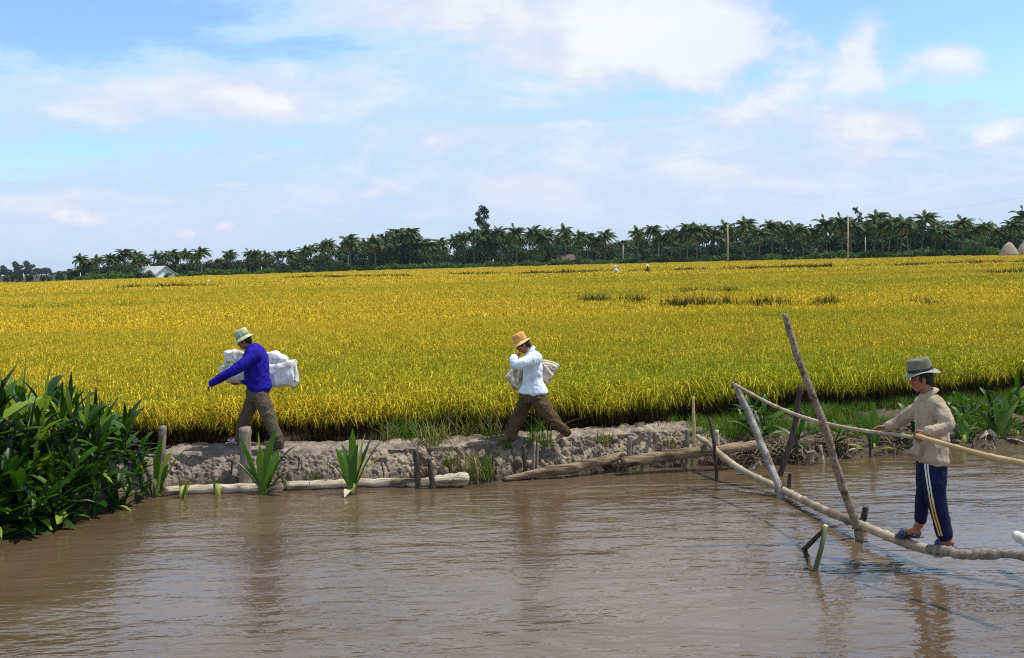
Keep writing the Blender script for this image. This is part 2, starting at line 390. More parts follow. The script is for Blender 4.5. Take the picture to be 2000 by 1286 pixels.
def setting():
    # water
    m, t, b, nt = base_mat('muddy_water')
    pos = t.n('ShaderNodeNewGeometry').outputs['Position']
    n = t.noise(t.mapping(pos, scale=(.25, .35, 1)), 1, 4, .55, .5)
    c = t.mix(t.mapr(n, .35, .7), (.086, .053, .028), (.122, .081, .050))
    nt.links.new(c, b.inputs['Base Color']); b.inputs['Roughness'].default_value = .07; b.inputs['IOR'].default_value = 1.72
    b.inputs['Specular IOR Level'].default_value = .5
    a = t.noise(t.mapping(pos, (0, 0, 0), (0, 0, R_(18)), (.85, 2.6, 1)), 1.0, 3, .5, .4)
    a2 = t.noise(t.mapping(pos, (5, 3, 0), (0, 0, R_(-14)), (2.7, 7.5, 1)), 1.0, 3, .55, .6)
    a3 = t.noise(t.mapping(pos, (2, 7, 0), (0, 0, R_(5)), (9, 18, 1)), 1.0, 2, .5, .3)
    calm = t.mapr(t.noise(t.mapping(pos, scale=(.35, .5, 1)), 1, 2, .5), .35, .65, .55, 1.2)
    h = t.math('ADD', t.math('MULTIPLY', a, 1.0), t.math('ADD', t.math('MULTIPLY', a2, .42), t.math('MULTIPLY', a3, .13)))
    h = t.math('MULTIPLY', h, calm)
    bn = t.n('ShaderNodeBump', ins={'Strength': 1.0, 'Distance': .038, 'Height': h})
    nt.links.new(bn.outputs[0], b.inputs['Normal'])
    mb = MB(); mb.add([(-60, -30, 0), (60, -30, 0), (60, 22, 0), (-60, 22, 0)], [(0, 1, 2, 3)])
    tag(mb.build('water', m, smooth=False), kind='structure')
    # field ground: one sheet to the horizon
    gm = pmat('field_soil', (.030, .022, .012), (.07, .052, .025), .8, .95, 0, coord='World', spec=.1)
    xs = np.concatenate([np.linspace(-3000, -40, 12), np.linspace(-30, 30, 121), np.linspace(40, 3000, 12)])
    rows = []
    for x in xs:
        y0 = float(rice_front(np.clip(x, -30, 40))) - .12
        rows.append([(x, y0 + .0, FIELD_Z - .05), (x, y0 + 3, FIELD_Z), (x, 60, FIELD_Z), (x, 250, FIELD_Z), (x, 4000, FIELD_Z)])
    mb = MB(); mb.rings(rows, cap=False, closed=False)
    tag(mb.build('field_ground', gm, smooth=False), kind='structure')
    # mud bank: a dyke of dug clods, sloping grassy shore on the right
    X = np.concatenate([np.linspace(-12, -5.21, 240), np.linspace(-5.2, 4.2, 840), np.linspace(4.22, 13, 300)]); T = np.concatenate([np.linspace(-.35, -.04, 10), np.linspace(-.03, .36, 84), np.linspace(.37, 1, 40)]); NXv, NT_ = len(X), len(T)
    front = yw(X); back = rice_front(X) + .25
    V = np.empty((NXv, NT_, 3))
    kr = sstep(2.6, 3.6, X)
    kc = sstep(-2.2, -1.6, X) * (1 - sstep(2.3, 2.8, X))
    for i in range(NXv):
        w = back[i] - front[i]
        tt = np.where(T < 0, T * 1.2, T * w)
        zd = np.interp(tt, [-.5, -.1, 0, .05, .18, .36, .52, .9, 1.15, 1.4, 1.7], [-.5, -.14, -.02, .07, .22, .36, .43, .45, .43, .33, .27])
        zs = np.interp(tt, [-.5, 0, .12, .5, 1.0, 1.8, 2.6, 3.4], [-.4, -.01, .07, .16, .26, .36, .36, .30])
        V[i, :, 0] = X[i]; V[i, :, 1] = front[i] + tt; V[i, :, 2] = zd * (1 - kr[i]) + zs * kr[i]
    # displacement
    co = V.reshape(-1, 3); dz = np.zeros(len(co)); dy = np.zeros(len(co))
    kcv = np.repeat(kc, NT_); krv = np.repeat(kr, NT_)
    for i, (x, y, z) in enumerate(co):
        if z < -.2: continue
        p = Vector((x, y * .9, z * 1.1))
        f = mnoise.fractal(p * 7, 1, 2, 5) * .028 + mnoise.noise(p * 1.7) * .03
        top = 1 - .55 * (z > .41)
        if kcv[i] > 0.01:
            q = p * 6.4 + mnoise.noise_vector(p * 6) * .45
            dd, pp = mnoise.voronoi(q); hh = mnoise.cell(pp[0] * 37.7 + Vector((.5, .5, .5)))
            e = min(1.0, max(0.0, (dd[1] - dd[0]) * 3.2)) ** .7
            q2 = p * 15 + mnoise.noise_vector(p * 11) * .4; d2, _ = mnoise.voronoi(q2); e2 = min(1, (d2[1] - d2[0]) * 2.4) ** .7
            f = f * .8 + kcv[i] * (e * (.075 + .06 * hh) - .085 + e2 * .030 + .02 * mnoise.noise(p * 26)) * top
        else:
            q2 = p * 12 + mnoise.noise_vector(p * 9) * .5; d2, _ = mnoise.voronoi(q2); e2 = min(1, (d2[1] - d2[0]) * 2.2) ** .8
            f = f * 1.15 + (e2 * .034 - .02 + .016 * mnoise.noise(p * 24)) * top
        dz[i] = f * .75; dy[i] = -f * .75 * min(1, max(0, (z - .02) / .16)) if z < .42 else 0
    co[:, 2] += dz; co[:, 1] += dy
    mm, t, b, nt = base_mat('mud')
    geo = t.n('ShaderNodeNewGeometry'); pos = geo.outputs['Position']; sp = t.n('ShaderNodeSeparateXYZ', ins={0: pos})
    n1 = t.noise(pos, 5, 6, .6); n2 = t.noise(pos, 34, 4, .6)
    c = t.mix(t.mapr(n1, .3, .7), (.155, .12, .094), (.34, .272, .222))
    c = t.mix(t.mapr(n2, .35, .75, 0, .6), c, (.13, .088, .066))
    clod = t.math('MULTIPLY', t.mapr(sp.outputs[0], -2.3, -1.5), t.mapr(sp.outputs[0], 2.4, 3.2, 1, 0))
    c = t.mix(t.math('MULTIPLY', clod, t.mapr(n1, .45, .62, 0, .65)), c, (.38, .29, .18))
    wet = t.mapr(t.math('ADD', sp.outputs[2], t.math('MULTIPLY', n1, .08)), (.09), .25, 1, 0)
    c = t.mix(t.math('MULTIPLY', wet, .8), c, (.05, .032, .02))
    gr = t.mapr(sp.outputs[0], 2.7, 3.7)
    c = t.mix(t.math('MULTIPLY', gr, .8), c, (.075, .055, .033))
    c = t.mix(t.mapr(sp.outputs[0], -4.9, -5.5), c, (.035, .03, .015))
    nt.links.new(c, b.inputs['Base Color']); b.inputs['Roughness'].default_value = .92; b.inputs['Specular IOR Level'].default_value = .15
    bn = t.n('ShaderNodeBump', ins={'Strength': .6, 'Distance': .02, 'Height': t.noise(pos, 45, 6, .65)}); nt.links.new(bn.outputs[0], b.inputs['Normal'])
    idx = np.arange(NXv * NT_).reshape(NXv, NT_)
    F = np.stack([idx[:-1, :-1], idx[1:, :-1], idx[1:, 1:], idx[:-1, 1:]], -1).reshape(-1, 4)
    me = bpy.data.meshes.new('mud_bank'); me.from_pydata(co.tolist(), [], F.tolist()); me.materials.append(mm)
    me.polygons.foreach_set('use_smooth', [True] * len(F)); me.update()
    o = bpy.data.objects.new('mud_bank', me); COL.objects.link(o); tag(o, kind='structure')
    return co.reshape(NXv, NT_, 3)
BANK = setting()
def bank_z(x, y):
    i = int(np.clip(np.searchsorted(BANK[:, 0, 0], x), 1, BANK.shape[0] - 1))
    return float(np.interp(y, np.maximum.accumulate(BANK[i, :, 1]), BANK[i, :, 2]))

# ------------------------------------------------------------------ scattering (one stuff object, instanced clumps)
def scatter(name, pts, rots, scl, idx, protos, kind='stuff'):
    c = bpy.data.collections.new(name + '_clumps')
    for i, (me) in enumerate(protos):
        o = bpy.data.objects.new('%s_clump_%02d' % (name, i), me); c.objects.link(o)
    me = bpy.data.meshes.new(name); n = len(pts)
    me.vertices.add(n); me.vertices.foreach_set('co', np.asarray(pts, np.float32).ravel())
    a = me.attributes.new('rot', 'FLOAT_VECTOR', 'POINT'); a.data.foreach_set('vector', np.asarray(rots, np.float32).ravel())
    a = me.attributes.new('scl', 'FLOAT', 'POINT'); a.data.foreach_set('value', np.asarray(scl, np.float32))
    a = me.attributes.new('idx', 'INT', 'POINT'); a.data.foreach_set('value', np.asarray(idx, np.int32))
    o = bpy.data.objects.new(name, me); COL.objects.link(o)
    g = bpy.data.node_groups.new(name + '_scatter', 'GeometryNodeTree')
    g.interface.new_socket('Geometry', in_out='INPUT', socket_type='NodeSocketGeometry')
    g.interface.new_socket('Geometry', in_out='OUTPUT', socket_type='NodeSocketGeometry')
    t = NT(g); gi = t.n('NodeGroupInput'); go = t.n('NodeGroupOutput')
    ci = t.n('GeometryNodeCollectionInfo'); ci.inputs[0].default_value = c; ci.inputs[1].default_value = True; ci.inputs[2].default_value = True
    def at(nm, ty): 
        nd = t.n('GeometryNodeInputNamedAttribute', data_type=ty); nd.inputs[0].default_value = nm; return nd.outputs[0]
    ip = t.n('GeometryNodeInstanceOnPoints'); ip.inputs['Pick Instance'].default_value = True
    g.links.new(gi.outputs[0], ip.inputs['Points']); g.links.new(ci.outputs[0], ip.inputs['Instance'])
    g.links.new(at('idx', 'INT'), ip.inputs['Instance Index'])
    er = t.n('FunctionNodeEulerToRotation'); g.links.new(at('rot', 'FLOAT_VECTOR'), er.inputs[0]); g.links.new(er.outputs[0], ip.inputs['Rotation'])
    g.links.new(at('scl', 'FLOAT'), ip.inputs['Scale']); g.links.new(ip.outputs[0], go.inputs[0])
    md = o.modifiers.new('scatter', 'NODES'); md.node_group = g
    return tag(o, kind=kind)

def rice_clump(seed, R, nl, nh, wk=1.0, h=.80, lowpart=True):
    r = random.Random(seed); mb = MB()
    def blade(base, L, lean, az, w, curl, seg):
        d = Vector((math.cos(az), math.sin(az), 0)); side = Vector((-d.y, d.x, 0))
        tw = r.uniform(-.9, .9); side = (side * math.cos(tw) + d * math.sin(tw)).normalized()
        pts = []; ws = []
        for i in range(seg + 1):
            t = i / seg
            pts.append(base + Vector((0, 0, 1)) * (L * (t - curl * t ** 3)) + d * (lean * L * (t * .4 + t * t * .8)))
            ws.append(w * (1 - t ** 2.2) + .001)
        vs = []; fs = []
        for p, ww in zip(pts, ws): vs += [p - side * ww / 2, p + side * ww / 2]
        for i in range(seg): fs.append((2 * i, 2 * i + 1, 2 * i + 3, 2 * i + 2))
        mb.add(vs, fs)
    mb.cur = 0
    for _ in range(nl):
        a = r.uniform(0, 6.283); rad = R * math.sqrt(r.random())
        b = Vector((math.cos(a) * rad, math.sin(a) * rad, 0 if lowpart else h * .35))
        L = (h if lowpart else h * .65) * r.uniform(.85, 1.22)
        blade(b, L, r.uniform(.03, .38), r.uniform(0, 6.283), .011 * wk * r.uniform(.7, 1.4), r.uniform(.0, .35), 4)
    mb.cur = 1
    for _ in range(nh):
        a = r.uniform(0, 6.283); rad = R * math.sqrt(r.random())
        b = Vector((math.cos(a) * rad, math.sin(a) * rad, h * r.uniform(.62, .84)))
        az = r.uniform(0, 6.283); d = Vector((math.cos(az), math.sin(az), 0)); side = Vector((-d.y, d.x, 0))
        L = r.uniform(.10, .22); rise = r.uniform(.05, .14); seg = 6
        pts = []
        for i in range(seg + 1):
            t = i / seg
            pts.append(b + d * (L * (.25 * t + .55 * t * t ** .5)) + Vector((0, 0, rise * math.sin(min(t * 2.2, 1.9)) - .17 * t ** 2.2)))
        for sd in (side, Vector((0, 0, 1))):
            vs = []; fs = []
            for i, p in enumerate(pts):
                w = .0045 * wk + (.013 * wk * (.45 + .55 * ((i * 7 + _) % 3) / 2) if i > 1 else 0)
                if i == seg: w *= .4
                vs += [p - sd * w / 2, p + sd * w / 2]
            for i in range(seg): fs.append((2 * i, 2 * i + 1, 2 * i + 3, 2 * i + 2))
            mb.add(vs, fs)
    return mb.mesh('rice_clump', [RICE_LEAF, RICE_HEAD])

def gap_mask(x, y):
    """True where the rice stands thin: weedy gaps and sunken paths crossing the field"""
    g = np.zeros(len(x), bool)
    for (p0, p1, hw) in GAPS:
        d = p1 - p0; L2 = d.dot(d); t = np.clip(((x - p0.x) * d.x + (y - p0.y) * d.y) / L2, 0, 1)
        dist = np.hypot(x - (p0.x + t * d.x), y - (p0.y + t * d.y))
        g |= dist < hw * (.55 + .75 * np.abs(np.sin(x * 1.3) * np.cos(x * .37 + y)))
    return g
def g2(px, py, z=1.05):
    p = PZ(px, py, z); return Vector((p.x, p.y))
GAPS = [(g2(1290, 590), g2(1560, 592), 1.3), (g2(1560, 590), g2(1650, 586), .8), (g2(1780, 590), g2(1900, 589), .8), (g2(1120, 585), g2(1260, 586), .55),
        (g2(40, 600), g2(280, 594), .35), (g2(1330, 568), g2(1440, 566), .6), (g2(1920, 533), g2(2010, 530), .4),
        (g2(880, 537.5), g2(1250, 530), 1.8), (g2(1250, 530), g2(1550, 523), 1.9), (g2(1550, 523), g2(2150, 510), 1.9), (g2(560, 543), g2(800, 540), .9), (g2(240, 563), g2(420, 558), 1.4),]
def far_edge(slope):
    return np.interp(1000 + slope * FPX, [0, 150, 400, 700, 1000, 1300, 1600, 2000], [232, 245, 282, 300, 298, 272, 240, 208])
def rice():
    pts, rot, scl, idx = [], [], [], []
    protos = [rice_clump(i, .30, 62, 62, .72) for i in range(5)] + [rice_clump(20 + i, .70, 75, 80, 2.1, .8, False) for i in range(3)] + [rice_clump(30 + i, 2.2, 170, 170, 5.0, .8, False) for i in range(3)]
    def zone(y0, y1, dens, i0, ni, pad):
        n = 0
        area_w = lambda y: .60 * y + pad
        N = int(dens * (y1 - y0) * 2 * area_w((y0 + y1) / 2))
        y = rng.uniform(y0, y1, N * 2); x = rng.uniform(-1, 1, N * 2) * area_w(y1)
        k = (np.abs(x) < area_w(y)) & (y > rice_front(x) + .38) & (y < far_edge(x / np.maximum(y, 1)) - 7)
        x, y = x[k], y[k]
        g = gap_mask(x, y); k = ~g | (rng.random(len(x)) < .06); x, y = x[k], y[k]
        for a, b in zip(x, y):
            s = 1 + .10 * mnoise.noise(Vector((a * .5, b * .5, 0))) + .05 * mnoise.noise(Vector((a * 2, b * 2, 3)))
            pts.append((a, b, FIELD_Z)); rot.append((random.gauss(0, .06), random.gauss(0, .06), random.uniform(0, 6.28)))
            scl.append(s * random.uniform(.93, 1.07)); idx.append(i0 + random.randrange(ni))
    zone(13.4, 34, 7.2, 0, 5, 4)
    zone(34, 95, 2.4, 5, 3, 6)
    zone(95, 296, .30, 8, 3, 10)
    # the outer row leans over the bank and hangs down
    ne = len(protos); protos += [rice_clump(50 + i, .26, 50, 100, .72, .80, False) for i in range(4)]
    for x in np.arange(-13, 13, .12):
        for k in range(3):
            yy = float(rice_front(x)) + random.uniform(-.06, .34)
            pts.append((x + random.uniform(-.1, .1), yy, FIELD_Z - .02)); rot.append((random.uniform(.0, .24), random.gauss(0, .14), random.gauss(0, .5) + random.choice((0, math.pi)) * 0))
            scl.append(random.uniform(.78, 1.1)); idx.append(ne + random.randrange(4) if random.random() < (.88 if x < 2.4 else .30) else random.randrange(5))
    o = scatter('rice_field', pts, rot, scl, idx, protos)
    # dark weeds standing in the thin places and along the sunken paths
    wm = leafmat('field_weed', (.016, .018, .005), (.055, .042, .012), .8, .15, .1, scale=.6, c3=(.11, .13, .02), p3=.75)
    wp, wr, ws, wi = [], [], [], []
    for (p0, p1_, hw) in GAPS:
        L = (p1_ - p0).length; far = p0.y > 60
        for _ in range(int(L * (5.5 if not far else 1.5) * min(1, .35 + hw))):
            q = p0.lerp(p1_, random.random()); 
            if not far and mnoise.noise(Vector((q.x * .7, q.y, 1))) < -.15 and hw < 1: continue
            wp.append((q.x + random.gauss(0, .2), q.y + random.gauss(0, hw * .45), FIELD_Z)); wr.append((random.gauss(0, .1), random.gauss(0, .1), random.uniform(0, 6.28)))
            ws.append(random.uniform(1.05, 1.42) * (1.0 if hw > .5 else .84) * (1.05 if far else 1)); wi.append((3 if far else 0) + random.randrange(3))
    def weed(seed, R, n, w):
        r = random.Random(seed); mb = MB()
        for _ in range(n):
            a = r.uniform(0, 6.28); rad = R * math.sqrt(r.random()); b = Vector((math.cos(a) * rad, math.sin(a) * rad, .1)); L = r.uniform(.5, .92); az = r.uniform(0, 6.28); d = Vector((math.cos(az), math.sin(az), 0)); sd = Vector((-d.y, d.x, 0)); le = r.uniform(.05, .5)
            vs = []
            for i in range(5):
                t = i / 4; p = b + Vector((0, 0, L * (t - .2 * t ** 3))) + d * (le * L * t * t); ww = w * (1 - t ** 3) + .002; vs += [p - sd * ww / 2, p + sd * ww / 2]
            mb.add(vs, [(2 * i, 2 * i + 1, 2 * i + 3, 2 * i + 2) for i in range(4)])
        return mb.mesh('weed_clump', [wm])
    w = scatter('weeds', wp, wr, ws, wi, [weed(70 + i, .35, 60, .014) for i in range(3)] + [weed(75 + i, 1.1, 110, .05) for i in range(3)])
    tag(w, 'dark weeds standing in thin gaps and along sunken paths across the rice', 'weeds')
    tag(o, 'ripe golden green rice standing across the whole field behind the mud bank', 'rice')
rice()
# ------------------------------------------------------------------ grass
GRASS = leafmat('fresh_grass', (.03, .10, .006), (.12, .23, .02), .5, .3, .2, c3=(.20, .17, .05), p3=.85)
GRASS_DRY = leafmat('dry_straw', (.09, .065, .038), (.27, .21, .13), .8, .15, .1, tcol=(1, .9, .7))
WEED = leafmat('olive_weed', (.07, .11, .015), (.17, .20, .03), .6, .3, .2, c3=(.35, .25, .1))
def grass_clump(seed, R, n, L, w, mats, lean=.6):
    r = random.Random(seed); mb = MB()
    for _ in range(n):
        a = r.uniform(0, 6.28); rad = R * math.sqrt(r.random()); b = Vector((math.cos(a) * rad, math.sin(a) * rad, -.02))
        az = r.uniform(0, 6.28); d = Vector((math.cos(az), math.sin(az), 0)); side = Vector((-d.y, d.x, 0)); l = L * (r.uniform(.3, 1.25)); le = r.uniform(.05, lean)
        mb.cur = 0 if r.random() < .85 else len(mats) - 1
        vs = []
        for i in range(5):
            t = i / 4; p = b + Vector((0, 0, l * (t - .35 * le * t * t))) + d * (l * le * t * t); ww = w * (1 - t ** 2) + .0008
            vs += [p - side * ww / 2, p + side * ww / 2]
        mb.add(vs, [(2 * i, 2 * i + 1, 2 * i + 3, 2 * i + 2) for i in range(4)])
    return mb.mesh('grass_clump', mats)
def straw_clump(seed):
    r = random.Random(seed); mb = MB()
    for _ in range(26):
        a = r.uniform(0, 6.28); c = Vector((r.uniform(-.2, .2), r.uniform(-.15, .15), r.uniform(.0, .12)))
        d = Vector((math.cos(a), math.sin(a) * .6, r.uniform(-.5, .35))).normalized(); side = d.cross(Vector((.2, .1, 1))).normalized(); L = r.uniform(.08, .28); w = r.uniform(.004, .02)
        vs = []
        for i in range(4):
            t = i / 3 - .5; p = c + d * (L * t) + Vector((0, 0, .25 * L * (.25 - t * t))); vs += [p - side * w / 2, p + side * w / 2]
        mb.add(vs, [(2 * i, 2 * i + 1, 2 * i + 3, 2 * i + 2) for i in range(3)])
    return mb.mesh('straw_clump', [GRASS_DRY])
def grasses():
    pts, rot, scl, idx = [], [], [], []
    for _ in range(2600):
        x = random.uniform(2.3, 13); w = float(rice_front(x) - yw(x)); t = random.random() ** .75
        y = float(yw(x)) + .35 + t * (w - .3)
        k = mnoise.noise(Vector((x * 1.1, y * 1.1, 5)))
        if x < 3.0 and random.random() < .6: continue
        if k < -.10 + .25 * (1 - t) - (.5 if t > .75 else 0): continue
        pts.append((x, y, bank_z(x, y))); rot.append((random.gauss(0, .15), random.gauss(0, .15), random.uniform(0, 6.28))); scl.append(random.uniform(.6, 1.25)); idx.append(random.randrange(3))
    o = scatter('grass', pts, rot, scl, idx, [grass_clump(40 + i, .12, 44, .17, .008, [GRASS, WEED], 1.0) for i in range(3)])
    tag(o, 'fresh green grass growing on the shore below the rice', 'grass')
    pts, rot, scl, idx = [], [], [], []
    for _ in range(85):
        x = random.uniform(2.7, 10) if random.random() < .45 else random.uniform(3.1, 4.7)
        y = float(yw(x)) + random.uniform(.0, .55)
        pts.append((x, y, max(bank_z(x, y), 0) + .0)); rot.append((random.gauss(0, .3), random.gauss(0, .3), random.uniform(0, 6.28))); scl.append(random.uniform(.6, 1.2)); idx.append(random.randrange(3))
    o = scatter('dry_straw', pts, rot, scl, idx, [straw_clump(60 + i) for i in range(3)])
    tag(o, 'dry straw and dead stalks littering the foot of the grassy shore', 'straw')
    # separate tufts growing on the mud bank
    specs = [(788, 860, .42, 'g', 'tall green tuft on the bank left of two dark stakes'), (842, 868, .45, 'w', 'olive weed tuft hanging over the bank above two dark stakes'), (885, 905, .3, 'w', 'low straggly weed at the cut end of the pale log'),
             (935, 880, .46, 'w', 'big olive weed tuft on the bank left of the orange hatted man'), (960, 855, .40, 'w', 'upright weed tuft beside the front foot of the orange hatted man'), (1052, 862, .55, 'g', 'tall grass tuft between the legs of the orange hatted man'),
             (1226, 858, .30, 'g', 'bright green grass tuft above a grey stake on the bank'), (1215, 885, .18, 'w', 'small weed tuft below the bright green tuft'), (612, 915, .14, 'g', 'small leafy weed on the mud between two lily plants'), (915, 850, .5, 'w', 'dry weed tuft leaning against the rice edge'),
             (762, 862, .34, 'w', 'ragged weed tuft on the bank just right of the largest lily plant'), (812, 858, .30, 'g', 'low green tuft above the flat dark stake'), (868, 884, .36, 'w', 'weed tuft spilling down the bank right of the two dark stakes'), (908, 905, .30, 'w', 'weed tuft drooping over the cut end of the thick pale log'),
             (944, 905, .30, 'w', 'weed tuft halfway down the bank below the big olive tuft'), (985, 866, .25, 'w', 'small dry tuft in front of the front foot on the clods'), (1180, 852, .26, 'w', 'small weed tuft left of the bright green tuft'), (1308, 848, .22, 'w', 'thin weed tuft on the bank left of the upright grey stake')]
    for i, (px, py, L, k, lab) in enumerate(specs):
        p = PZ(px, py, .42); p.z = bank_z(p.x, p.y)
        if py > 880: p = PZ(px, py, .25); p.y = max(p.y, float(yw(p.x)) + .08); p.z = bank_z(p.x, p.y)
        o = bpy.data.objects.new('grass_tuft', grass_clump(80 + i, .12 if L < .4 else .20, 70 if L < .4 else 95, L, .010, [GRASS, WEED] if k == 'g' else [WEED, GRASS_DRY], 1.25))
        COL.objects.link(o); o.location = p; tag(o, lab, 'grass tuft', 'grass tufts on the mud bank')
grasses()

# ------------------------------------------------------------------ broad leaved waterside plants
LILY = leafmat('lily_leaf', (.030, .095, .008), (.12, .23, .018), .38, .36, .5, scale=4, isl=.8)
LILY_DRY = leafmat('withered_leaf', (.50, .42, .27), (.70, .62, .45), .7, .2, .2, tcol=(1, .9, .7))
LILY_YEL = leafmat('yellowing_leaf', (.30, .32, .06), (.50, .50, .14), .5, .3, .3)
BUSH = leafmat('dark_waterside_leaf', (.007, .030, .003), (.042, .115, .008), .45, .28, .35, scale=1.5, isl=.75, c3=(.20, .30, .04), p3=.78)  # a share of the leaves is coloured bright to imitate backlit highlights
def leaf(mb, base, tip, width, droop, side_bias=None, seg=8, fold=.35, shape='strap'):
    """strap or oval leaf from base to tip, rising first then arching over"""
    base = Vector(base); tip = Vector(tip); d = tip - base; L = d.length
    pts = []; ws = []
    for i in range(seg + 1):
        t = i / seg
        p = base + d * t + Vector((0, 0, droop * L * 4 * t * (1 - t)))
        pts.append(p)
        if shape == 'strap': w = width * (.42 + .58 * math.sin(min(1, t * 1.6) * math.pi / 2)) * (1 - max(0, (t - .55) / .45) ** 2.0)
        else: w = width * (.14 + .86 * math.sin(math.pi * min(1, max(0, (t - .08) / .92)) ** .85)) if t > .08 else width * .14
        ws.append(max(w, .003) * (1 + .10 * math.sin(t * 19 + L * 50)))
    tg = [(pts[min(i + 1, seg)] - pts[max(i - 1, 0)]).normalized() for i in range(seg + 1)]
    ref = Vector(side_bias) if side_bias is not None else Vector((0, 0, 1)).cross(d)
    if ref.length < 1e-3: ref = Vector((1, 0, 0))
    sides = [(ref - t * ref.dot(t)).normalized() for t in tg]
    ups = [s.cross(t) * (1 if s.cross(t).z >= 0 else -1) for s, t in zip(sides, tg)]
    mb.strip(pts, ws, sides, fold, ups)
def lily(base_px, depth_z, leaves, label, dead=(), yel=()):
    b = PZ(base_px[0], base_px[1], depth_z); d0 = (ROT.inverted() @ (b - CAM)).z * -1
    root = empty('lily_plant', b, label, 'plant', 'broad leaved lily plants along the water edge')
    def put(lst, name, mat):
        if not lst: return
        mb = MB()
        for (tx, ty, wpx, dz, dr) in lst:
            tip = P(tx + random.uniform(-4, 4), ty + random.uniform(-2, 5), d0 + dz); dr += random.uniform(0, .05); sb = Vector((1, random.uniform(-.5, .5), 0)) if abs(tx - base_px[0]) < 45 else None
            bb = b + Vector((random.uniform(-.04, .04), random.uniform(-.04, .04), -.03))
            leaf(mb, bb, tip, wpx * .80 * M(d0), dr, sb, 9, .5)
        mb.build(name, mat, root)
    put(leaves, 'leaf_rosette', LILY); put(dead, 'withered_leaves', LILY_DRY); put(yel, 'yellow_leaves', LILY_YEL)
    mb = MB(); mb.tube([b + Vector((0, 0, -.15)), b + Vector((0, 0, .04)), b + Vector((0, 0, .14))], [.035, .04, .025], 8); mb.build('stem', LILY_YEL, root)
def lilies():
    lily((308, 968), .0, [(319, 848, 19, 0, .02), (368, 872, 11, -.1, .1), (300, 880, 15, .1, .05), (330, 905, 10, -.15, .1)], 'narrow upright lily plant beside the big dark bush', yel=[(338, 882, 14, -.05, .22)], dead=[(292, 930, 12, -.1, .1)])
    lily((514, 964), .0, [(472, 852, 17, .1, .06), (537, 836, 24, -.05, .03), (512, 868, 26, -.1, .03), (584, 868, 15, .1, .12), (566, 898, 11, -.15, .10), (470, 905, 13, -.1, .12), (548, 880, 22, .15, .05), (575, 915, 14, -.2, .1)],
         'large lily plant in front of the thick stake by the blue shirted man', yel=[(508, 842, 8, .1, .02)], dead=[(460, 900, 7, -.15, .05), (560, 940, 8, -.2, .05)])
    lily((690, 964), .0, [(690, 836, 25, 0, .02), (668, 866, 14, .1, .05), (655, 873, 18, -.1, .08), (735, 846, 12, .1, .06), (752, 858, 12, -.1, .07), (630, 893, 12, -.1, .1), (722, 870, 13, .1, .04), (703, 862, 16, -.1, .03)],
         'largest lily plant with a pale broken leaf over the log', yel=[(712, 855, 9, .05, .02), (760, 885, 9, 0, .1)], dead=[(716, 842, 7, .06, .01), (672, 968, 18, -.25, .32), (632, 890, 6, 0, .06)])
    lily((1706, 885), .0, [(1706, 782, 20, 0, .02), (1673, 793, 9, .1, .04), (1755, 798, 11, .1, .06), (1690, 830, 14, -.1, .04), (1722, 815, 15, .1, .03)], 'lily plant on the grassy shore behind the far hand of the bridge walker',
         yel=[(1650, 868, 10, -.1, .15), (1762, 882, 9, -.1, .18)], dead=[(1652, 882, 9, -.2, .12), (1680, 898, 8, -.2, .08)])
    lily((1952, 862), .03, [(1960, 768, 24, 0, .02), (1939, 778, 18, -.1, .03), (1997, 776, 15, .1, .05), (1908, 800, 12, 0, .12), (2002, 822, 16, -.1, .12), (1975, 800, 14, .1, .03), (1930, 815, 11, .1, .08)],
         'big lily plant at the shore on the far right of the bridge walker', dead=[(1912, 858, 13, -.15, .3), (2003, 862, 9, -.2, .1)])
    lily((1882, 868), .03, [(1868, 808, 13, 0, .03), (1910, 826, 10, .1, .07), (1890, 822, 10, .1, .03), (1858, 835, 10, .1, .08)], 'small lily plant close behind the back of the bridge walker', dead=[(1860, 862, 9, -.1, .1)])
    lily((1986, 858), .03, [(1996, 818, 12, 0, .05), (1970, 835, 10, .1, .1), (2014, 830, 12, 0, .1)], 'low lily plant at the right edge of the shore')
    lily((355, 972), 0, [(372, 938, 9, -.05, .1), (350, 930, 6, 0, .02)], 'tiny sprouting plant in the water beside the pale log', yel=[(376, 944, 8, -.1, .2)])
    lily((425, 966), 0, [(416, 932, 7, 0, .05), (432, 930, 7, 0, .03)], 'tiny two leaved sprout against the pale log')
    lily((604, 935), .1, [(590, 918, 7, 0, .1), (622, 915, 8, 0, .1), (612, 908, 6, 0, .05), (596, 928, 6, 0, .1)], 'small leafy sprout on the mud between two large lily plants')
lilies()

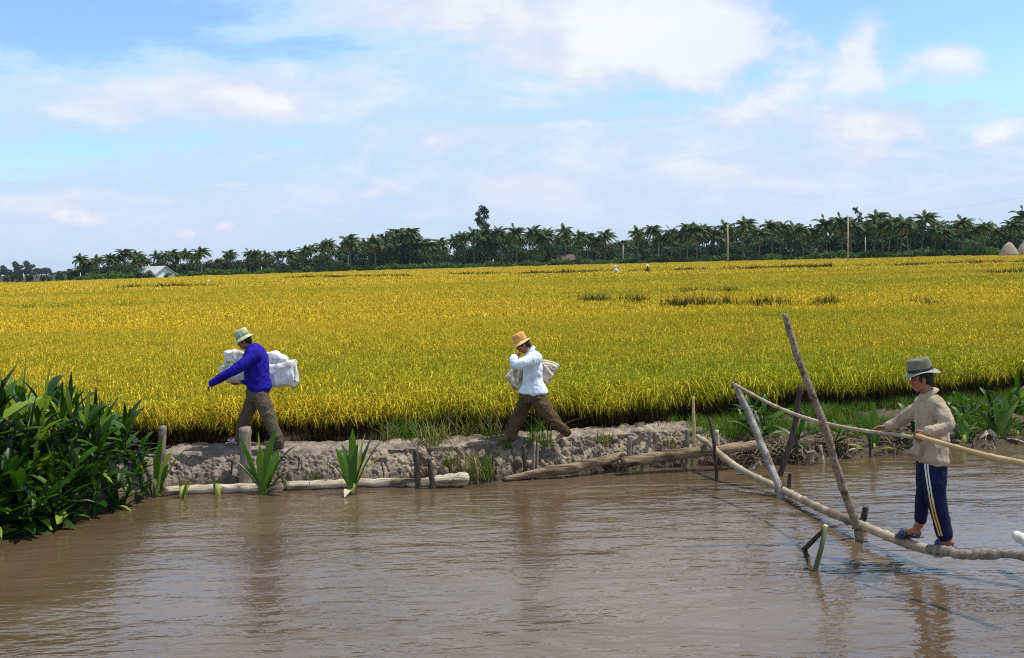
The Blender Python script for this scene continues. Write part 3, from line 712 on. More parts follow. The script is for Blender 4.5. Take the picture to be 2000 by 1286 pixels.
def bush_plant(seed, h, nleaf, oval):
    r = random.Random(seed); root = empty('leafy_plant', (0, 0, 0), 'x', 'plant')
    mb = MB(); top = Vector((r.uniform(-.12, .12), r.uniform(-.12, .12), h * .75))
    stem = catmull([(0, 0, -.1), (top.x * .3, top.y * .3, h * .35), tuple(top)], 5); mb.tube(stem, [.02 - .011 * i / len(stem) for i in range(len(stem))], 6); mb.build('stem', BUSH, root)
    mb = MB(); az = r.uniform(0, 6.28)
    for i in range(nleaf):
        k = i / max(1, nleaf - 1); j = int((.04 + .93 * k) * (len(stem) - 1)); b = Vector(stem[j])
        az += 2.4 + r.uniform(-.4, .4); el = r.uniform(-.35, .65) + .75 * k ** 2
        L = r.uniform(.30, .62) * (.85 + .25 * h) * (1 - .1 * k)
        d = Vector((math.cos(az) * math.cos(el), math.sin(az) * math.cos(el), math.sin(el)))
        leaf(mb, b, b + d * L, L * r.uniform(.15, .29), r.uniform(.02, .16), None, 7, .3, 'oval' if oval else 'strap')
    for i in range(r.choice((0, 1, 1, 2))):
        az += 2.1; tp = top + Vector((math.cos(az) * .1, math.sin(az) * .1, r.uniform(.30, .52) * (.7 + .3 * h))); leaf(mb, top - Vector((0, 0, .12)), tp, r.uniform(.055, .085), .02, None, 7, .3, 'oval')
    mb.build('leaves', BUSH, root); return root
def bush():
    protos = [bush_plant(100 + i, h, n, ov) for i, (h, n, ov) in enumerate([(1.45, 24, True), (1.25, 22, True), (1.0, 19, True), (.75, 16, True), (.5, 12, True), (1.3, 20, False), (.6, 12, False)])]
    used = set()
    edge = lambda px: np.interp(px, [-300, 0, 100, 180, 240, 300], [1.75, 1.60, 1.50, 1.15, .90, .62])
    cnt = 0; spots = []
    for row, (off, step) in enumerate([(-.16, .15), (-.03, .13), (.12, .15), (.32, .18), (.56, .20), (.85, .22), (1.2, .25), (1.6, .28), (2.0, .32)]):
        x = -9.2
        while x < -4.6:
            xx = x + random.uniform(-.1, .1); y = float(yw(xx)) + off + random.uniform(-.08, .1); x += step
            q = ROT.inverted() @ (Vector((xx, y, .3)) - CAM); px = CX + q.x / -q.z * FPX
            if px > 300 - 6 * row: continue
            spots.append((xx, y, px, row))
    for (xx, y, px, row) in spots:
        H = float(edge(px)) * min(1, .44 + .10 * row) * random.uniform(.85, 1.08)
        zb = max(bank_z(xx, y), -.02)
        i = 0 if H > 1.45 else 1 if H > 1.15 else 2 if H > .9 else 3 if H > .62 else 4
        if i < 2 and random.random() < .3: i = 5
        if i == 4 and random.random() < .4: i = 6
        ph = [1.45, 1.25, 1.0, .75, .5, 1.3, .6][i]
        o = protos[i] if i not in used else copy_tree(protos[i]); used.add(i)
        o.location = (xx, y, zb); o.rotation_euler = (random.gauss(.10 if row < 3 else 0, .14), random.gauss(0, .14), random.uniform(0, 6.28)); s = (H - zb * .3) / ph * .92; o.scale = (s, s, s)
        zone = 'low young' if H < .6 else 'mid height' if H < 1.1 else 'tall'
        wh = 'at the water edge' if row < 2 else 'in the middle' if row < 4 else 'at the back'
        tag(o, '%s dark green broad leaved plant %s of the dense waterside thicket' % (zone, wh), 'plant', '%s plants %s of the waterside thicket' % (zone, wh))
    for _ in range(26):
        xx = random.uniform(2.9, 9.5); y = float(yw(xx)) + .12 + random.random() ** 1.3 * 1.1; k = random.choice((4, 6))
        o = protos[k] if k not in used else copy_tree(protos[k]); used.add(k)
        o.location = (xx, y, bank_z(xx, y) - .02); o.rotation_euler = (random.gauss(.1, .2), random.gauss(0, .2), random.uniform(0, 6.28)); s = random.uniform(.45, .95); o.scale = (s, s, s)
        tag(o, 'low broad leaved weed growing among the grass of the shore behind the bridge', 'plant', 'leafy weeds on the grassy shore')
    for i, p in enumerate(protos):
        if i not in used:
            for c in list(p.children): bpy.data.objects.remove(c)
            bpy.data.objects.remove(p)
bush()

# ------------------------------------------------------------------ logs, stakes and the pole bridge
def pole(name, pts, radii, mat, label, cat, group=None, seg=10, jit=.06, n=5, parent=None, nodes=0):
    """bent round timber through world points"""
    c = catmull([tuple(p) for p in pts], n)
    k_ = (.13 if not nodes else .02) * (float(np.mean(radii)))
    c = [c[0]] + [p + np.array([random.gauss(0, k_), random.gauss(0, k_), random.gauss(0, k_)]) * .6 for p in c[1:-1]] + [c[-1]]
    if hasattr(radii, '__len__'): rr = np.interp(np.linspace(0, 1, len(c)), np.linspace(0, 1, len(radii)), radii)
    else: rr = [radii] * len(c)
    if nodes:
        acc = 0; rr = list(rr); ph = random.uniform(0, nodes)
        for i in range(1, len(c)):
            acc += float(np.linalg.norm(c[i] - c[i - 1])); q = ((acc + ph) % nodes) / nodes; rr[i] *= 1.0 + .20 * math.exp(-((q - .5) * nodes / .022) ** 2) - .03 * math.sin(q * math.pi)
    mb = MB(); mb.tube([Vector(p) for p in c], [r * random.uniform(1 - jit, 1 + jit) for r in rr], seg, jit * .6)
    o = mb.build(name, mat, parent, loc=None if parent else pts[0])
    if label: tag(o, label, cat, group)
    return o
def stake(top, bot, wpx, mat, label, z=0.0, dtop=0.0, taper=.85, bend=0, name='stake'):
    b = PZ(bot[0], bot[1], z); d = -(ROT.inverted() @ (b - CAM)).z
    t = P(top[0], top[1], d + dtop); r = wpx / 2 * M(d)
    mid = (b + t) / 2 + Vector((bend, 0, 0)); low = b + (b - t).normalized() * .3
    return pole(name, [low, b, mid, t], [r, r, r * .97, r * taper], mat, label, 'stake', 'wooden stakes driven in along the bank')
def timber():
    d = 13.15
    # pale logs lying along the foot of the bank
    def lg(pts, r, mat, label, name='log', end=None, jit=.05):
        o = pole(name, [PZ(x, y, z) for x, y, z in pts], r, mat, label, 'log', 'logs lying along the foot of the bank', 12, jit)
        return o
    lg([(322, 960, .045), (400, 956, .045), (470, 954, .045), (552, 953, .045)], .062, WOOD_PALE, 'pale barkless log behind the thick stake, left of the large lily')
    lg([(560, 950, .05), (630, 947, .05), (690, 945, .05), (760, 943, .05), (812, 943, .05), (842, 942, .05)], .060, WOOD_PALE, 'longer pale barkless log behind the pale broken lily leaf')
    lg([(846, 941, .07), (880, 939, .08), (908, 936, .09)], [.07, .085, .09], WOOD_PALE, 'thick short pale log piece with ragged cut end')
    lg([(985, 936, .03), (1040, 926, .07), (1100, 917, .11), (1160, 905, .15), (1215, 890, .21)], [.03, .055, .075, .075, .05], WOOD_BROWN, 'curved brown log rising from the water against the clods')
    lg([(1216, 903, .17), (1260, 897, .19), (1300, 890, .22), (1350, 884, .25), (1420, 878, .27), (1476, 869, .30)], [.075, .078, .075, .075, .07, .06], WOOD_BROWN, 'straight brown log behind the grey stakes under the bridge end')
    stake((318, 833), (313, 912), 17, WOOD_GREY, 'grey stake half hidden by the narrow lily plant', .3)
    stake((478, 836), (481, 955), 25, WOOD_GREY, 'thick ragged stake in front of the blue shirted man', 0, taper=.95)
    stake((811, 878), (817, 952), 12, WOOD_DARK, 'flat dark stake in front of the longer pale log')
    stake((838, 897), (846, 954), 11, WOOD_DARK, 'short dark stake just right of the flat dark one')
    stake((1022, 870), (1027, 935), 8, WOOD_DARK, 'thin dark stake left of the split pair')
    stake((1044, 864), (1040, 936), 7, WOOD_GREY, 'left half of the split grey stake pair below the orange hatted man')
    stake((1051, 866), (1046, 934), 6, WOOD_GREY, 'right half of the split grey stake pair below the orange hatted man')
    stake((1230, 851), (1228, 922), 10, WOOD_GREY, 'upright square grey stake below the bright green tuft', taper=1)
    stake((1273, 840), (1252, 922), 8, WOOD_GREY, 'slanted grey stake right of the upright square one')
    stake((1343, 839), (1342, 912), 9, WOOD_GREY, 'upright grey stake in front of the straight brown log', taper=1)
    stake((1400, 840), (1404, 906), 9, WOOD_PALE, 'pale whitish stake next to the low end of the bridge')
    stake((1385, 815), (1400, 936), 7, WOOD_DARK, 'thin dark bent stake where the bridge log meets the bank', bend=.02)
    stake((1354, 775), (1356, 874), 6, BAMBOO_TAN, 'thin bamboo stake standing against the rice edge', .3)
    stake((1449, 902), (1456, 927), 7, WOOD_DARK, 'small dark stub under the bridge log near the bank')
    stake((1484, 902), (1470, 918), 8, WOOD_GREY, 'slanted grey stub behind the bridge log near the bank')
    stake((1563, 752), (1523, 930), 12, WOOD_DARK, 'long dark leaning stake behind the bridge handrail', bend=.05)
    stake((1543, 925), (1541, 952), 8, WOOD_DARK, 'thin dark stub behind the foot of the pale support pole')
    stake((1691, 990), (1684, 1024), 13, WOOD_DARK, 'grey brown stub behind the foot of the tall pole')
    stake((1583, 882), (1582, 908), 15, WOOD_GREY, 'short cut grey stump at the shore among the straw', taper=1, name='stump')
    stake((1554, 842), (1556, 905), 8, WOOD_DARK, 'rotten upright stick in the straw heap')
    stake((1602, 870), (1608, 905), 6, WOOD_PALE, 'pale broken stick leaning in the straw')
    stake((1700, 855), (1700, 893), 6, WOOD_DARK, 'dark short stick beside the shore lily')
    stake((1746, 868), (1748, 889), 4, WOOD_GREY, 'thin grey stick right of the shore lily')
    stake((1200, 893), (1228, 920), 4, BAMBOO, 'thin twig slanting to the foot of the square stake', dtop=.1)
    for (a, b, w, m, lab) in (((585, 895), (572, 952), 3, WOOD_DARK, 'thin crooked twig beside the large lily plant by the thick stake'), ((641, 905), (634, 955), 3, BAMBOO, 'pale twig stuck before the longer pale log'), ((744, 902), (750, 950), 3, WOOD_DARK, 'dark twig right of the largest lily plant'),
                               ((926, 895), (934, 945), 3.5, BAMBOO, 'pale stalk at the gap between the pale and brown logs'), ((962, 880), (957, 940), 3, WOOD_DARK, 'dark stalk below the front foot of the orange hatted man'), ((1092, 885), (1096, 928), 4, WOOD_GREY, 'short grey stick in front of the curved brown log'), ((1172, 872), (1166, 918), 4, WOOD_GREY, 'leaning grey stick at the upper end of the curved brown log'), ((1306, 858), (1300, 914), 4.5, WOOD_GREY, 'slim grey stake left of the upright grey stake at the straight log')):
        stake(a, b, w, m, lab, bend=.015)
    stake((453, 900), (451, 953), 4, WOOD_DARK, 'thin dead stem left of the thick stake')
    stake((346, 905), (346, 955), 4, WOOD_DARK, 'thin dead stem standing before the pale log')
    stake((1649, 935), (1649, 950), 2.5, WOOD_DARK, 'single thin reed standing in open water')
    # snapped green stalk standing in the open water
    b1 = PZ(1592, 1115, 0); dd = -(ROT.inverted() @ (b1 - CAM)).z; tp = P(1612, 1030, dd); b2 = PZ(1571, 1073, 0)
    root = empty('snapped_stalk', b1, 'snapped green stalk bent into a V standing in the open water', 'stalk')
    mb = MB(); mb.tube([b1 + (b1 - tp).normalized() * .2, b1, (b1 + tp) / 2 + Vector((.008, 0, 0)), tp], [.026, .025, .023, .021], 10, .04); mb.build('upright_stem', BAMBOO_GREEN, root)
    mb = MB(); mb.tube([b2 + (b2 - tp).normalized() * .15, b2, tp + Vector((-.012, .01, -.03))], [.026, .025, .02], 10, .04); mb.build('fallen_stem', WOOD_DARK, root)
    mb = MB(); mb.tube([tp + Vector((0, 0, -.004)), tp + Vector((.003, 0, .022))], [.0225, .016], 10, .1); mb.build('broken_tip', END_WOOD, root)
    # the bridge: walking log, handrail, support poles
    B0 = PZ(1525, 962, 0); root = empty('pole_bridge', B0, 'rickety bridge of round poles crossing the water with a sloping handrail', 'bridge')
    walk = [P(1362, 853, 13.7), P(1385, 868, 13.4), P(1410, 890, 13.0), P(1455, 922, 12.55), P(1520, 953, 12.05), P(1600, 992, 11.0), P(1670, 1021, 10.25), P(1740, 1050, 9.65), P(1792, 1068, 9.3), P(1838, 1080, 9.05)]
    pole('walking_log', walk, [.034, .039, .042, .044, .046, .047], BAMBOO, None, None, None, 14, .03, 40, root, .34)
    walk2 = [P(1815, 1073, 9.14), P(1850, 1077, 8.98), P(1885, 1084, 8.86), P(1930, 1083, 8.75), P(1975, 1083, 8.65), P(2030, 1088, 8.5), P(2100, 1084, 8.3)]
    o = pole('walking_log', walk2, [.044, .047, .042, .047, .041, .045, .043], WOOD_GREY, None, None, None, 14, .09, 6, root); o['label'] = 'lumpy grey end piece of the walking log'
    rail = [P(1431, 749, 12.55), P(1500, 787, 11.8), P(1560, 812, 11.1), P(1620, 829, 10.4), P(1690, 842, 9.55), P(1745, 849, 9.1), P(1800, 857, 8.82)]
    pole('handrail', rail, [.020, .020, .019, .018, .017], BAMBOO, None, None, None, 10, .03, 40, root, .27)
    rail2 = [P(1790, 851, 8.80), P(1850, 869, 8.55), P(1925, 890, 8.25), P(2000, 906, 7.95), P(2090, 928, 7.6)]
    pole('handrail', rail2, [.019, .022, .025, .028, .030], BAMBOO_TAN, None, None, None, 10, .02, 40, root, .33)
    f = P(1523, 956, 11.95)
    o = pole('support_pole', [f + Vector((.02, 0, -.25)), f, P(1500, 900, 12.15), P(1465, 815, 12.4), P(1434, 750, 12.5)], [.056, .052, .047, .044, .034], pmat('bleached_pole', (.20, .165, .15), (.40, .355, .33), 12, .8, .5, 60, c3=(.12, .08, .06), s3=5), None, None, None, 12, .08, 5, root); o['label'] = 'bleached leaning support pole'
    f = P(1675, 1034, 10.1)
    o = pole('support_pole', [f + Vector((.04, 0, -.3)), f, P(1640, 935, 10.05), P(1607, 825, 10.0), P(1563, 710, 10.0), P(1532, 613, 10.0)], [.042, .040, .040, .038, .034, .028], POLE_SPOT, None, None, None, 12, .09, 6, root); o['label'] = 'tall lichen spotted support pole'
    # rope lashings where poles cross
    for c, ax, r in ((P(1523, 953, 11.99), Vector((.6, -.3, -.3)), .072), (P(1674, 1024, 10.2), Vector((.6, -.3, -.3)), .062), (P(1435, 753, 12.52), Vector((.5, -.2, -.3)), .05)):
        ax = ax.normalized(); s = ax.cross(Vector((0, 0, 1))).normalized(); u = s.cross(ax)
        mb = MB()
        for k in range(3):
            ring = [c + ax * (.02 * (k - 1)) + (s * math.cos(a) + u * math.sin(a)) * r for a in np.linspace(0, 6.28, 14)]
            mb.tube(ring, .007, 5)
        mb.build('lashing', WOOD_DARK, root)
    o = pole('log', [P(1986, 1046, 9.0), P(2010, 1060, 8.8), P(2060, 1085, 8.5)], [.045, .05, .05], pmat('white_pole', (.6, .56, .5), (.75, .72, .66), 9, .7, .3, 40), 'white pole end poking into view beyond the bridge log', 'pole')
timber()
# ------------------------------------------------------------------ people
def capsule_chain(mb, pts, radii, n=5, seg=14, flat=1.0, flatdir=None):
    c = catmull([tuple(p) for p in pts], n); rr = np.interp(np.linspace(0, 1, len(c)), np.linspace(0, 1, len(radii)), radii)
    mb.tube([Vector(p) for p in c], list(rr), seg, 0, flat, flatdir)
    for p, r in ((pts[0], radii[0]), (pts[-1], radii[-1])):
        mb.ell(p, (Vector((r, 0, 0)), Vector((0, r, 0)), Vector((0, 0, r))), 10, 8)
def px_rings(mb, rings, d, pw=2.3, seg=24):
    """stack of horizontal oval cross sections whose widths are read off the photo; hd = half depth in metres"""
    out = []
    for (py, xl, xr, hd, do) in rings:
        a = P(xl, py + (xl - xr) * .0, d + do); b = P(xr, py, d + do); c = (a + b) / 2; ax = (b - a) / 2; r = []
        for k in range(seg):
            an = 2 * math.pi * k / seg; cc, ss = math.cos(an), math.sin(an)
            cx = math.copysign(abs(cc) ** (2 / pw), cc); sy = math.copysign(abs(ss) ** (2 / pw), ss)
            r.append(c + ax * cx + Vector((0, hd, 0)) * sy)
        out.append(r)
    mb.rings(out)
def head(mb, C, fwd, up, k=1.0):
    fwd = Vector(fwd).normalized(); up = (Vector(up) - fwd * Vector(up).dot(fwd)).normalized(); sd = up.cross(fwd)
    def e(f, s, u, rf, rs, ru, seg=14): mb.ell(C + (fwd * f + sd * s + up * u) * k, (fwd * rf * k, sd * rs * k, up * ru * k), seg, 10)
    e(-.012, 0, .035, .096, .077, .090); e(.028, 0, -.030, .064, .062, .085); e(.052, 0, -.085, .036, .040, .030); e(.02, 0, -.075, .05, .055, .035)
    e(.082, 0, .022, .014, .045, .010, 10); e(.095, 0, -.058, .010, .025, .007, 10); e(.093, 0, -.070, .011, .023, .008, 10)
    mb.tube([C + (fwd * .088 + up * .018) * k, C + (fwd * .105 - up * .012) * k, C + (fwd * .112 - up * .030) * k], [.009 * k, .012 * k, .016 * k], 8)
    for s in (-1, 1):
        e(.098, s * .013, -.034, .011, .010, .009, 8); e(.055, s * .048, -.012, .022, .018, .020, 8)
        e(-.008, s * .076, -.008, .020, .010, .032, 10)
    eyes = [(C + (fwd * .086 + sd * (s * .031) + up * .004) * k, .0085) for s in (-1, 1)] + [(C + (fwd * .090 + sd * (s * q) + up * .027) * k, .007) for s in (-1, 1) for q in (.022, .038)]
    return eyes, fwd, sd, up
def hand(mb, Wp, f, n, thumb_side, curl=(.9, 1.2, .9), k=1.0, spread=.0):
    """wrist Wp, f to the knuckles, n = way the palm faces; five separate fingers that curl towards n"""
    f = Vector(f).normalized(); n = (Vector(n) - f * Vector(n).dot(f)).normalized(); s = f.cross(n) * thumb_side
    L = .085 * k
    for q, (w, l) in enumerate(((-.026, .95), (-.009, 1.0), (.009, 1.0), (.026, .97))):
        mb.tube([Wp + s * w * .55 * k, Wp + f * (.45 * L) + s * w * .9 * k, Wp + f * (L * l) + s * w * k], [.016 * k, .016 * k, .0115 * k], 8)
    mb.ell(Wp + f * (L * .5) + n * .004, (f * L * .55, s * .040 * k, n * .017 * k), 12, 8)
    for w, l in ((-.029, .78), (-.010, .95), (.010, 1.0), (.029, .92)):
        p = Wp + f * L * (.9 + .1 * l) + s * w * k; a = 0; pts = [p - f * .012]; rs = [.0105 * k]
        for sg, cu in zip((.044, .029, .022), curl):
            a += cu * (.92 + .1 * l); dr = f * math.cos(a) + n * math.sin(a) + s * (w * spread * 8)
            p = p + dr.normalized() * (sg * l * k); pts.append(p); rs.append((.0095, .0088, .0078)[len(rs) - 1] * k)
        mb.tube(pts, rs, 8); mb.ell(pts[-1], [Vector(v) * rs[-1] for v in ((1, 0, 0), (0, 1, 0), (0, 0, 1))], 8, 6)
    b = Wp + f * .025 * k + s * .030 * k; t1 = b + (f * .55 + s * .6 + n * .45).normalized() * .040 * k; t2 = t1 + (f * .6 + n * .75 - s * .1).normalized() * .032 * k; t3 = t2 + (f * .5 + n * .7 - s * .4).normalized() * .022 * k
    mb.tube([b - s * .012, b, t1, t2, t3], [.014 * k, .015 * k, .012 * k, .0105 * k, .008 * k], 8)
def foot(mb, ankle, heel, toe, k=1.0, out=0):
    """foot from ankle to five toes on the sole line heel-toe"""
    heel, toe, ankle = Vector(heel), Vector(toe), Vector(ankle); f = (toe - heel).normalized(); s = f.cross(Vector((0, 0, 1))).normalized(); u = s.cross(f)
    L = (toe - heel).length
    mb.ell(heel + f * .035 + u * .032, (f * .040, s * .032, u * .034), 12, 8)
    capsule_chain(mb, [ankle, ankle * .35 + (heel + f * .05 + u * .05) * .65, heel + f * .05 + u * .04], [.036, .036, .034], 3, 12)
    capsule_chain(mb, [heel + f * .06 + u * .045, heel + f * (L * .5) + u * .036, heel + f * (L * .78) + u * .020], [.036, .036, .022], 4, 12)
    mb.ell(heel + f * (L * .70) + u * .018, (f * .055, s * .044, u * .020), 12, 8)
    for q, (w, l, r) in enumerate(((-.032, 1.0, .013), (-.012, .99, .0095), (.005, .95, .009), (.020, .90, .0085), (.034, .84, .0085))):
        a = heel + f * (L * .76) + s * w * .9 + u * .012; b = heel + f * (L * l - r) + s * w + u * r
        mb.tube([a, (a + b) / 2 + u * .006, b], [r, r, r * .9], 8); mb.ell(b, (f * r, s * r, u * r * .9), 8, 6)
def mark_eyes(me, eyes):
    n = len(me.vertices); co = np.empty(n * 3); me.vertices.foreach_get('co', co); co = co.reshape(-1, 3); m = np.zeros(n)
    for p, r in eyes: m = np.maximum(m, np.clip(1.6 - np.linalg.norm(co - np.array(p), axis=1) / r, 0, 1))
    a = me.attributes.new('mark', 'FLOAT', 'POINT'); a.data.foreach_set('value', m)
def hat(root, C, up, fwd, mats, rb=.165, rc=.098, hc=.105, wav=.012, droop=.025, dents=.006, flare=0.0, seed=0):
    """cloth hat: crown, band and wavy brim"""
    up = Vector(up).normalized(); fwd = (Vector(fwd) - up * Vector(fwd).dot(up)).normalized(); sd = up.cross(fwd); seg = 40
    def lathe(prof, nm, mat, parent, wave=True, thick=0):
        mb = MB(); rs = []
        for (r, z) in prof:
            ring = []
            for k in range(seg):
                a = 2 * math.pi * k / seg; t = max(0, (r - rc) / (rb - rc))
                zz = z + (wav * t * (math.sin(2 * a + seed) + .5 * math.sin(3 * a + 1.7 * seed)) if wave else 0) + dents * mnoise.noise(Vector((math.cos(a) * 2.2, math.sin(a) * 2.2, z * 18 + seed))) * (1 - t)
                rr = r * (1 + .05 * math.cos(2 * a) * 1) + dents * mnoise.noise(Vector((math.cos(a) * 2, math.sin(a) * 2, z * 25 + 4 + seed)))
                ring.append(C + (fwd * math.cos(a) * 1.10 + sd * math.sin(a) * .96) * rr + up * zz)
            rs.append(ring)
        mb.rings(rs); return mb.build(nm, mat, parent)
    h = lathe([(rc * .2, hc), (rc * .55, hc + .004), (rc * .80, hc - .001), (rc * .90, hc - .014), (rc * .95, hc * .6), (rc * .99, hc * .3), (rc, .004), (rc * .98, -.004), (rc * .93, .004), (rc * .85, hc * .55), (rc * .6, hc - .02), (rc * .2, hc - .012)], 'hat', mats[0], root, False)
    lathe([(rc * 1.0, .002), (rb * .85, -droop * .55), (rb, -droop), (rb + .002, -droop - .003), (rb * .85, -droop * .55 - .006), (rc * .97, -.004), (rc * .96, .001)], 'brim', mats[2], h)
    lathe([(rc * 1.012, .006), (rc * 1.02, .012), (rc * 1.005, .030), (rc * .985, .033), (rc * .97, .02), (rc * .97, .008)], 'hat_band', mats[1], h, False)
def hair(root, C, fwd, sd, up, k=1.0, low=.055):
    mb = MB(); fwd, sd, up = fwd * k, sd * k, up * k
    mb.ell(C + up * .036 - fwd * .022, (fwd * .090, sd * .083, up * .092), 18, 12); mb.ell(C - fwd * .055 - up * .010, (fwd * .052, sd * .074, up * low), 16, 10)
    mb.ell(C - fwd * .068 - up * .04, (fwd * .03, sd * .05, up * .04), 12, 8)
    for s in (-1, 1): mb.ell(C + sd * s * .066 + fwd * .008 + up * .008, (fwd * .026, sd * .014, up * .035), 10, 8)
    me = remesh(mb, .008, 1, 'hair'); wrinkle(me, .006, 60, 2, (1, 1, .3), False); link_mesh(me, 'hair', HAIR, root)
def puffy(mb, poly, d, th, do=0):
    c = np.mean(np.array(poly, float), axis=0); rings = []
    for (o, s) in ((-.5, .55), (-.45, .8), (-.28, .95), (0, 1.0), (.28, .95), (.45, .8), (.5, .55)):
        rings.append([P(c[0] + (x - c[0]) * s, c[1] + (y - c[1]) * s, d + do + o * th) for x, y in poly])
    mb.rings(rings)
def sack_bundle(name, label, pieces, d, th, mat, wr, group=None, inks=()):
    c0 = P(*np.mean(np.array(pieces[0][1], float), axis=0), d)
    root = empty(name, c0, label, 'sacks', group)
    for (nm, poly, do, t) in pieces:
        mb = MB(); dense = []
        for i in range(len(poly)):
            a = np.array(poly[i], float); b = np.array(poly[(i + 1) % len(poly)], float)
            for k in range(4): dense.append(tuple(a + (b - a) * k / 4))
        puffy(mb, dense, d, t, do); me = remesh(mb, .011, 3, nm); wrinkle(me, wr * 2.4, 4.2, 2, (1.3, 1, .8), True, do * 10 + len(nm)); wrinkle(me, wr * .5, 14, 2, (1.4, 1, .7), True, 3); link_mesh(me, nm, mat, root)
    for pts in inks:
        mb = MB()
        for q in pts:
            p = [P(x, y, dd) for x, y, dd in q]; mb.tube(p, .006, 5)
        mb.build('printed_mark', INK, root)
    return root

def joint(d): return lambda px, py, do=0.0: P(px, py, d + do)

def man_blue():
    d = 13.75; J = joint(d); base = J(505, 872); root = empty('person', base, 'person in blue shirt and pale green hat striding along the bank with white sacks', 'person')
    body = MB(); C = J(478, 666); C += Vector((0, 0, -.005)); eyes, fwd, sd, up = head(body, C, (-1, .05, -.34), (-.25, 0, 1), .92)
    capsule_chain(body, [C - up * .05 - fwd * .02, J(488, 680), J(495, 692)], [.052, .054, .07], 4)
    capsule_chain(body, [J(497, 700), J(503, 725), J(503, 750), J(503, 765)], [.09, .105, .105, .11], 4)
    # arms
    capsule_chain(body, [J(500, 695, -.17), J(477, 712, -.24), J(452, 728, -.26), J(430, 740, -.25), J(413, 750, -.22)], [.04, .042, .037, .034, .026], 4)
    hand(body, J(418, 748, -.22), (-1, .2, -.55), (.3, .5, -.8), 1, (.5, .6, .4), .95)
    capsule_chain(body, [J(505, 690, .18), J(515, 715, .30), J(508, 738, .36), J(485, 745, .36), J(468, 748, .34)], [.04, .042, .037, .034, .026], 4)
    hand(body, J(468, 748, .34), (-1, 0, 0), (0, -.8, .6), 1, (.7, .8, .6), .95)
    # legs and feet
    capsule_chain(body, [J(503, 768, -.08), J(523, 815, -.10), J(541, 858, -.12)], [.085, .058, .038], 5)
    capsule_chain(body, [J(500, 768, .08), J(481, 812, .10), J(468, 855, .12)], [.085, .058, .038], 5)
    foot(body, J(545, 858, -.12), J(553, 870, -.12), J(520, 876, -.16)); foot(body, J(467, 853, .12), J(472, 866, .12), J(448, 858, .1))
    me = remesh(body, .0055, 2, 'body'); mark_eyes(me, eyes); link_mesh(me, 'body', SKIN, root)
    hair(root, C, fwd, sd, up, .92)
    hat(root, C + up * .060, up + fwd * .12, fwd, (HAT_G, HAT_GB, HAT_G), .128, .088, .112, .010, .034, .010, seed=1)
    # shirt
    mb = MB()
    px_rings(mb, [(671, 486, 501, .065, 0), (676, 484, 509, .10, 0), (683, 480, 517, .17, 0), (694, 477, 522, .205, 0), (710, 477, 524, .20, 0), (730, 478, 525, .18, 0), (745, 480, 528, .18, 0), (756, 483, 530, .185, 0), (766, 490, 525, .17, 0)], d)
    capsule_chain(mb, [J(500, 694, -.16), J(476, 711, -.25), J(452, 727, -.27), J(430, 739, -.255), J(414, 749, -.225)], [.088, .080, .066, .058, .052], 5)
    capsule_chain(mb, [J(508, 690, .17), J(517, 714, .30), J(508, 738, .36), J(487, 745, .37)], [.085, .075, .062, .055], 5)
    puffy(mb, [(468, 744), (482, 742), (484, 756), (477, 752)], d, .12)
    me = remesh(mb, .010, 3, 'shirt'); wrinkle(me, .013, 5.5, 3, (1.2, 1, .8)); wrinkle(me, .004, 16, 2, (1, 1, .6), True, 4); link_mesh(me, 'shirt', BLUE, root)
    mb = MB()
    px_rings(mb, [(750, 483, 525, .15, 0), (768, 481, 525, .16, 0), (782, 482, 523, .15, 0)], d)
    capsule_chain(mb, [J(506, 772, -.07), J(517, 795, -.09), J(526, 818, -.10), J(536, 842, -.11), J(544, 864, -.12)], [.115, .108, .094, .086, .084], 5)
    capsule_chain(mb, [J(499, 772, .07), J(490, 792, .09), J(480, 815, .10), J(473, 838, .11), J(468, 859, .12)], [.108, .098, .082, .076, .076], 5)
    me = remesh(mb, .010, 3, 'trousers'); wrinkle(me, .013, 7, 3, (1, 1, .8), True, 2); wrinkle(me, .005, 22, 2, (1, 1, 1), True, 5); link_mesh(me, 'trousers', TROU, root)
    for (h, t_, mt, nm) in ((J(555, 873, -.12), J(519, 879, -.16), TROU, 'shoe'), (J(474, 869, .12), J(446, 861, .1), PINK_SH, 'shoe')):
        mb = MB(); f = (t_ - h).normalized(); s = f.cross(Vector((0, 0, 1))).normalized(); u = s.cross(f); L = (t_ - h).length
        mb.tube([h + u * .008, h + f * L * .5 + u * .008, h + f * (L + .01) + u * .008], [.042, .046, .040], 12, 0, .3, u)
        ring = [h + f * L * .66 + s * math.cos(a) * .05 + u * (.006 + .052 * math.sin(a)) for a in np.linspace(0, math.pi, 10)]
        mb.tube(ring, .02, 8, 0, .3, f.cross(s)); mb.build(nm, mt, root)
    inks = [[[(450 + i * 4.2, 712.5, d - .005), (452 + i * 4.2, 716 + (i % 2), d - .0)] for i in range(5)]] if False else []
    sack_bundle('sack_bundle', 'bundle of folded white plastic sacks carried under the arm of the blue shirted person',
        [('sack', [(436, 688), (448, 684), (458, 682), (470, 688), (500, 690), (522, 690), (540, 686), (556, 693), (566, 702), (563, 712), (523, 716), (475, 712), (440, 708)], .30, .24),
         ('sack', [(428, 716), (440, 711), (470, 712), (522, 708), (545, 708), (578, 702), (583, 722), (586, 748), (575, 757), (530, 757), (478, 748), (444, 748), (429, 733)], .30, .30)], d, .3, SACKW, .010,
        inks=[[[(440 + i * 4.5, 719, d + .155), (441.5 + i * 4.5, 714 - i * .3, d + .155), (443.5 + i * 4.5, 717, d + .155)] for i in range(6)], [[(574, 712 + i * 5, d + .16), (578, 714 + i * 5, d + .16), (575, 716 + i * 5, d + .16)] for i in range(7)]])

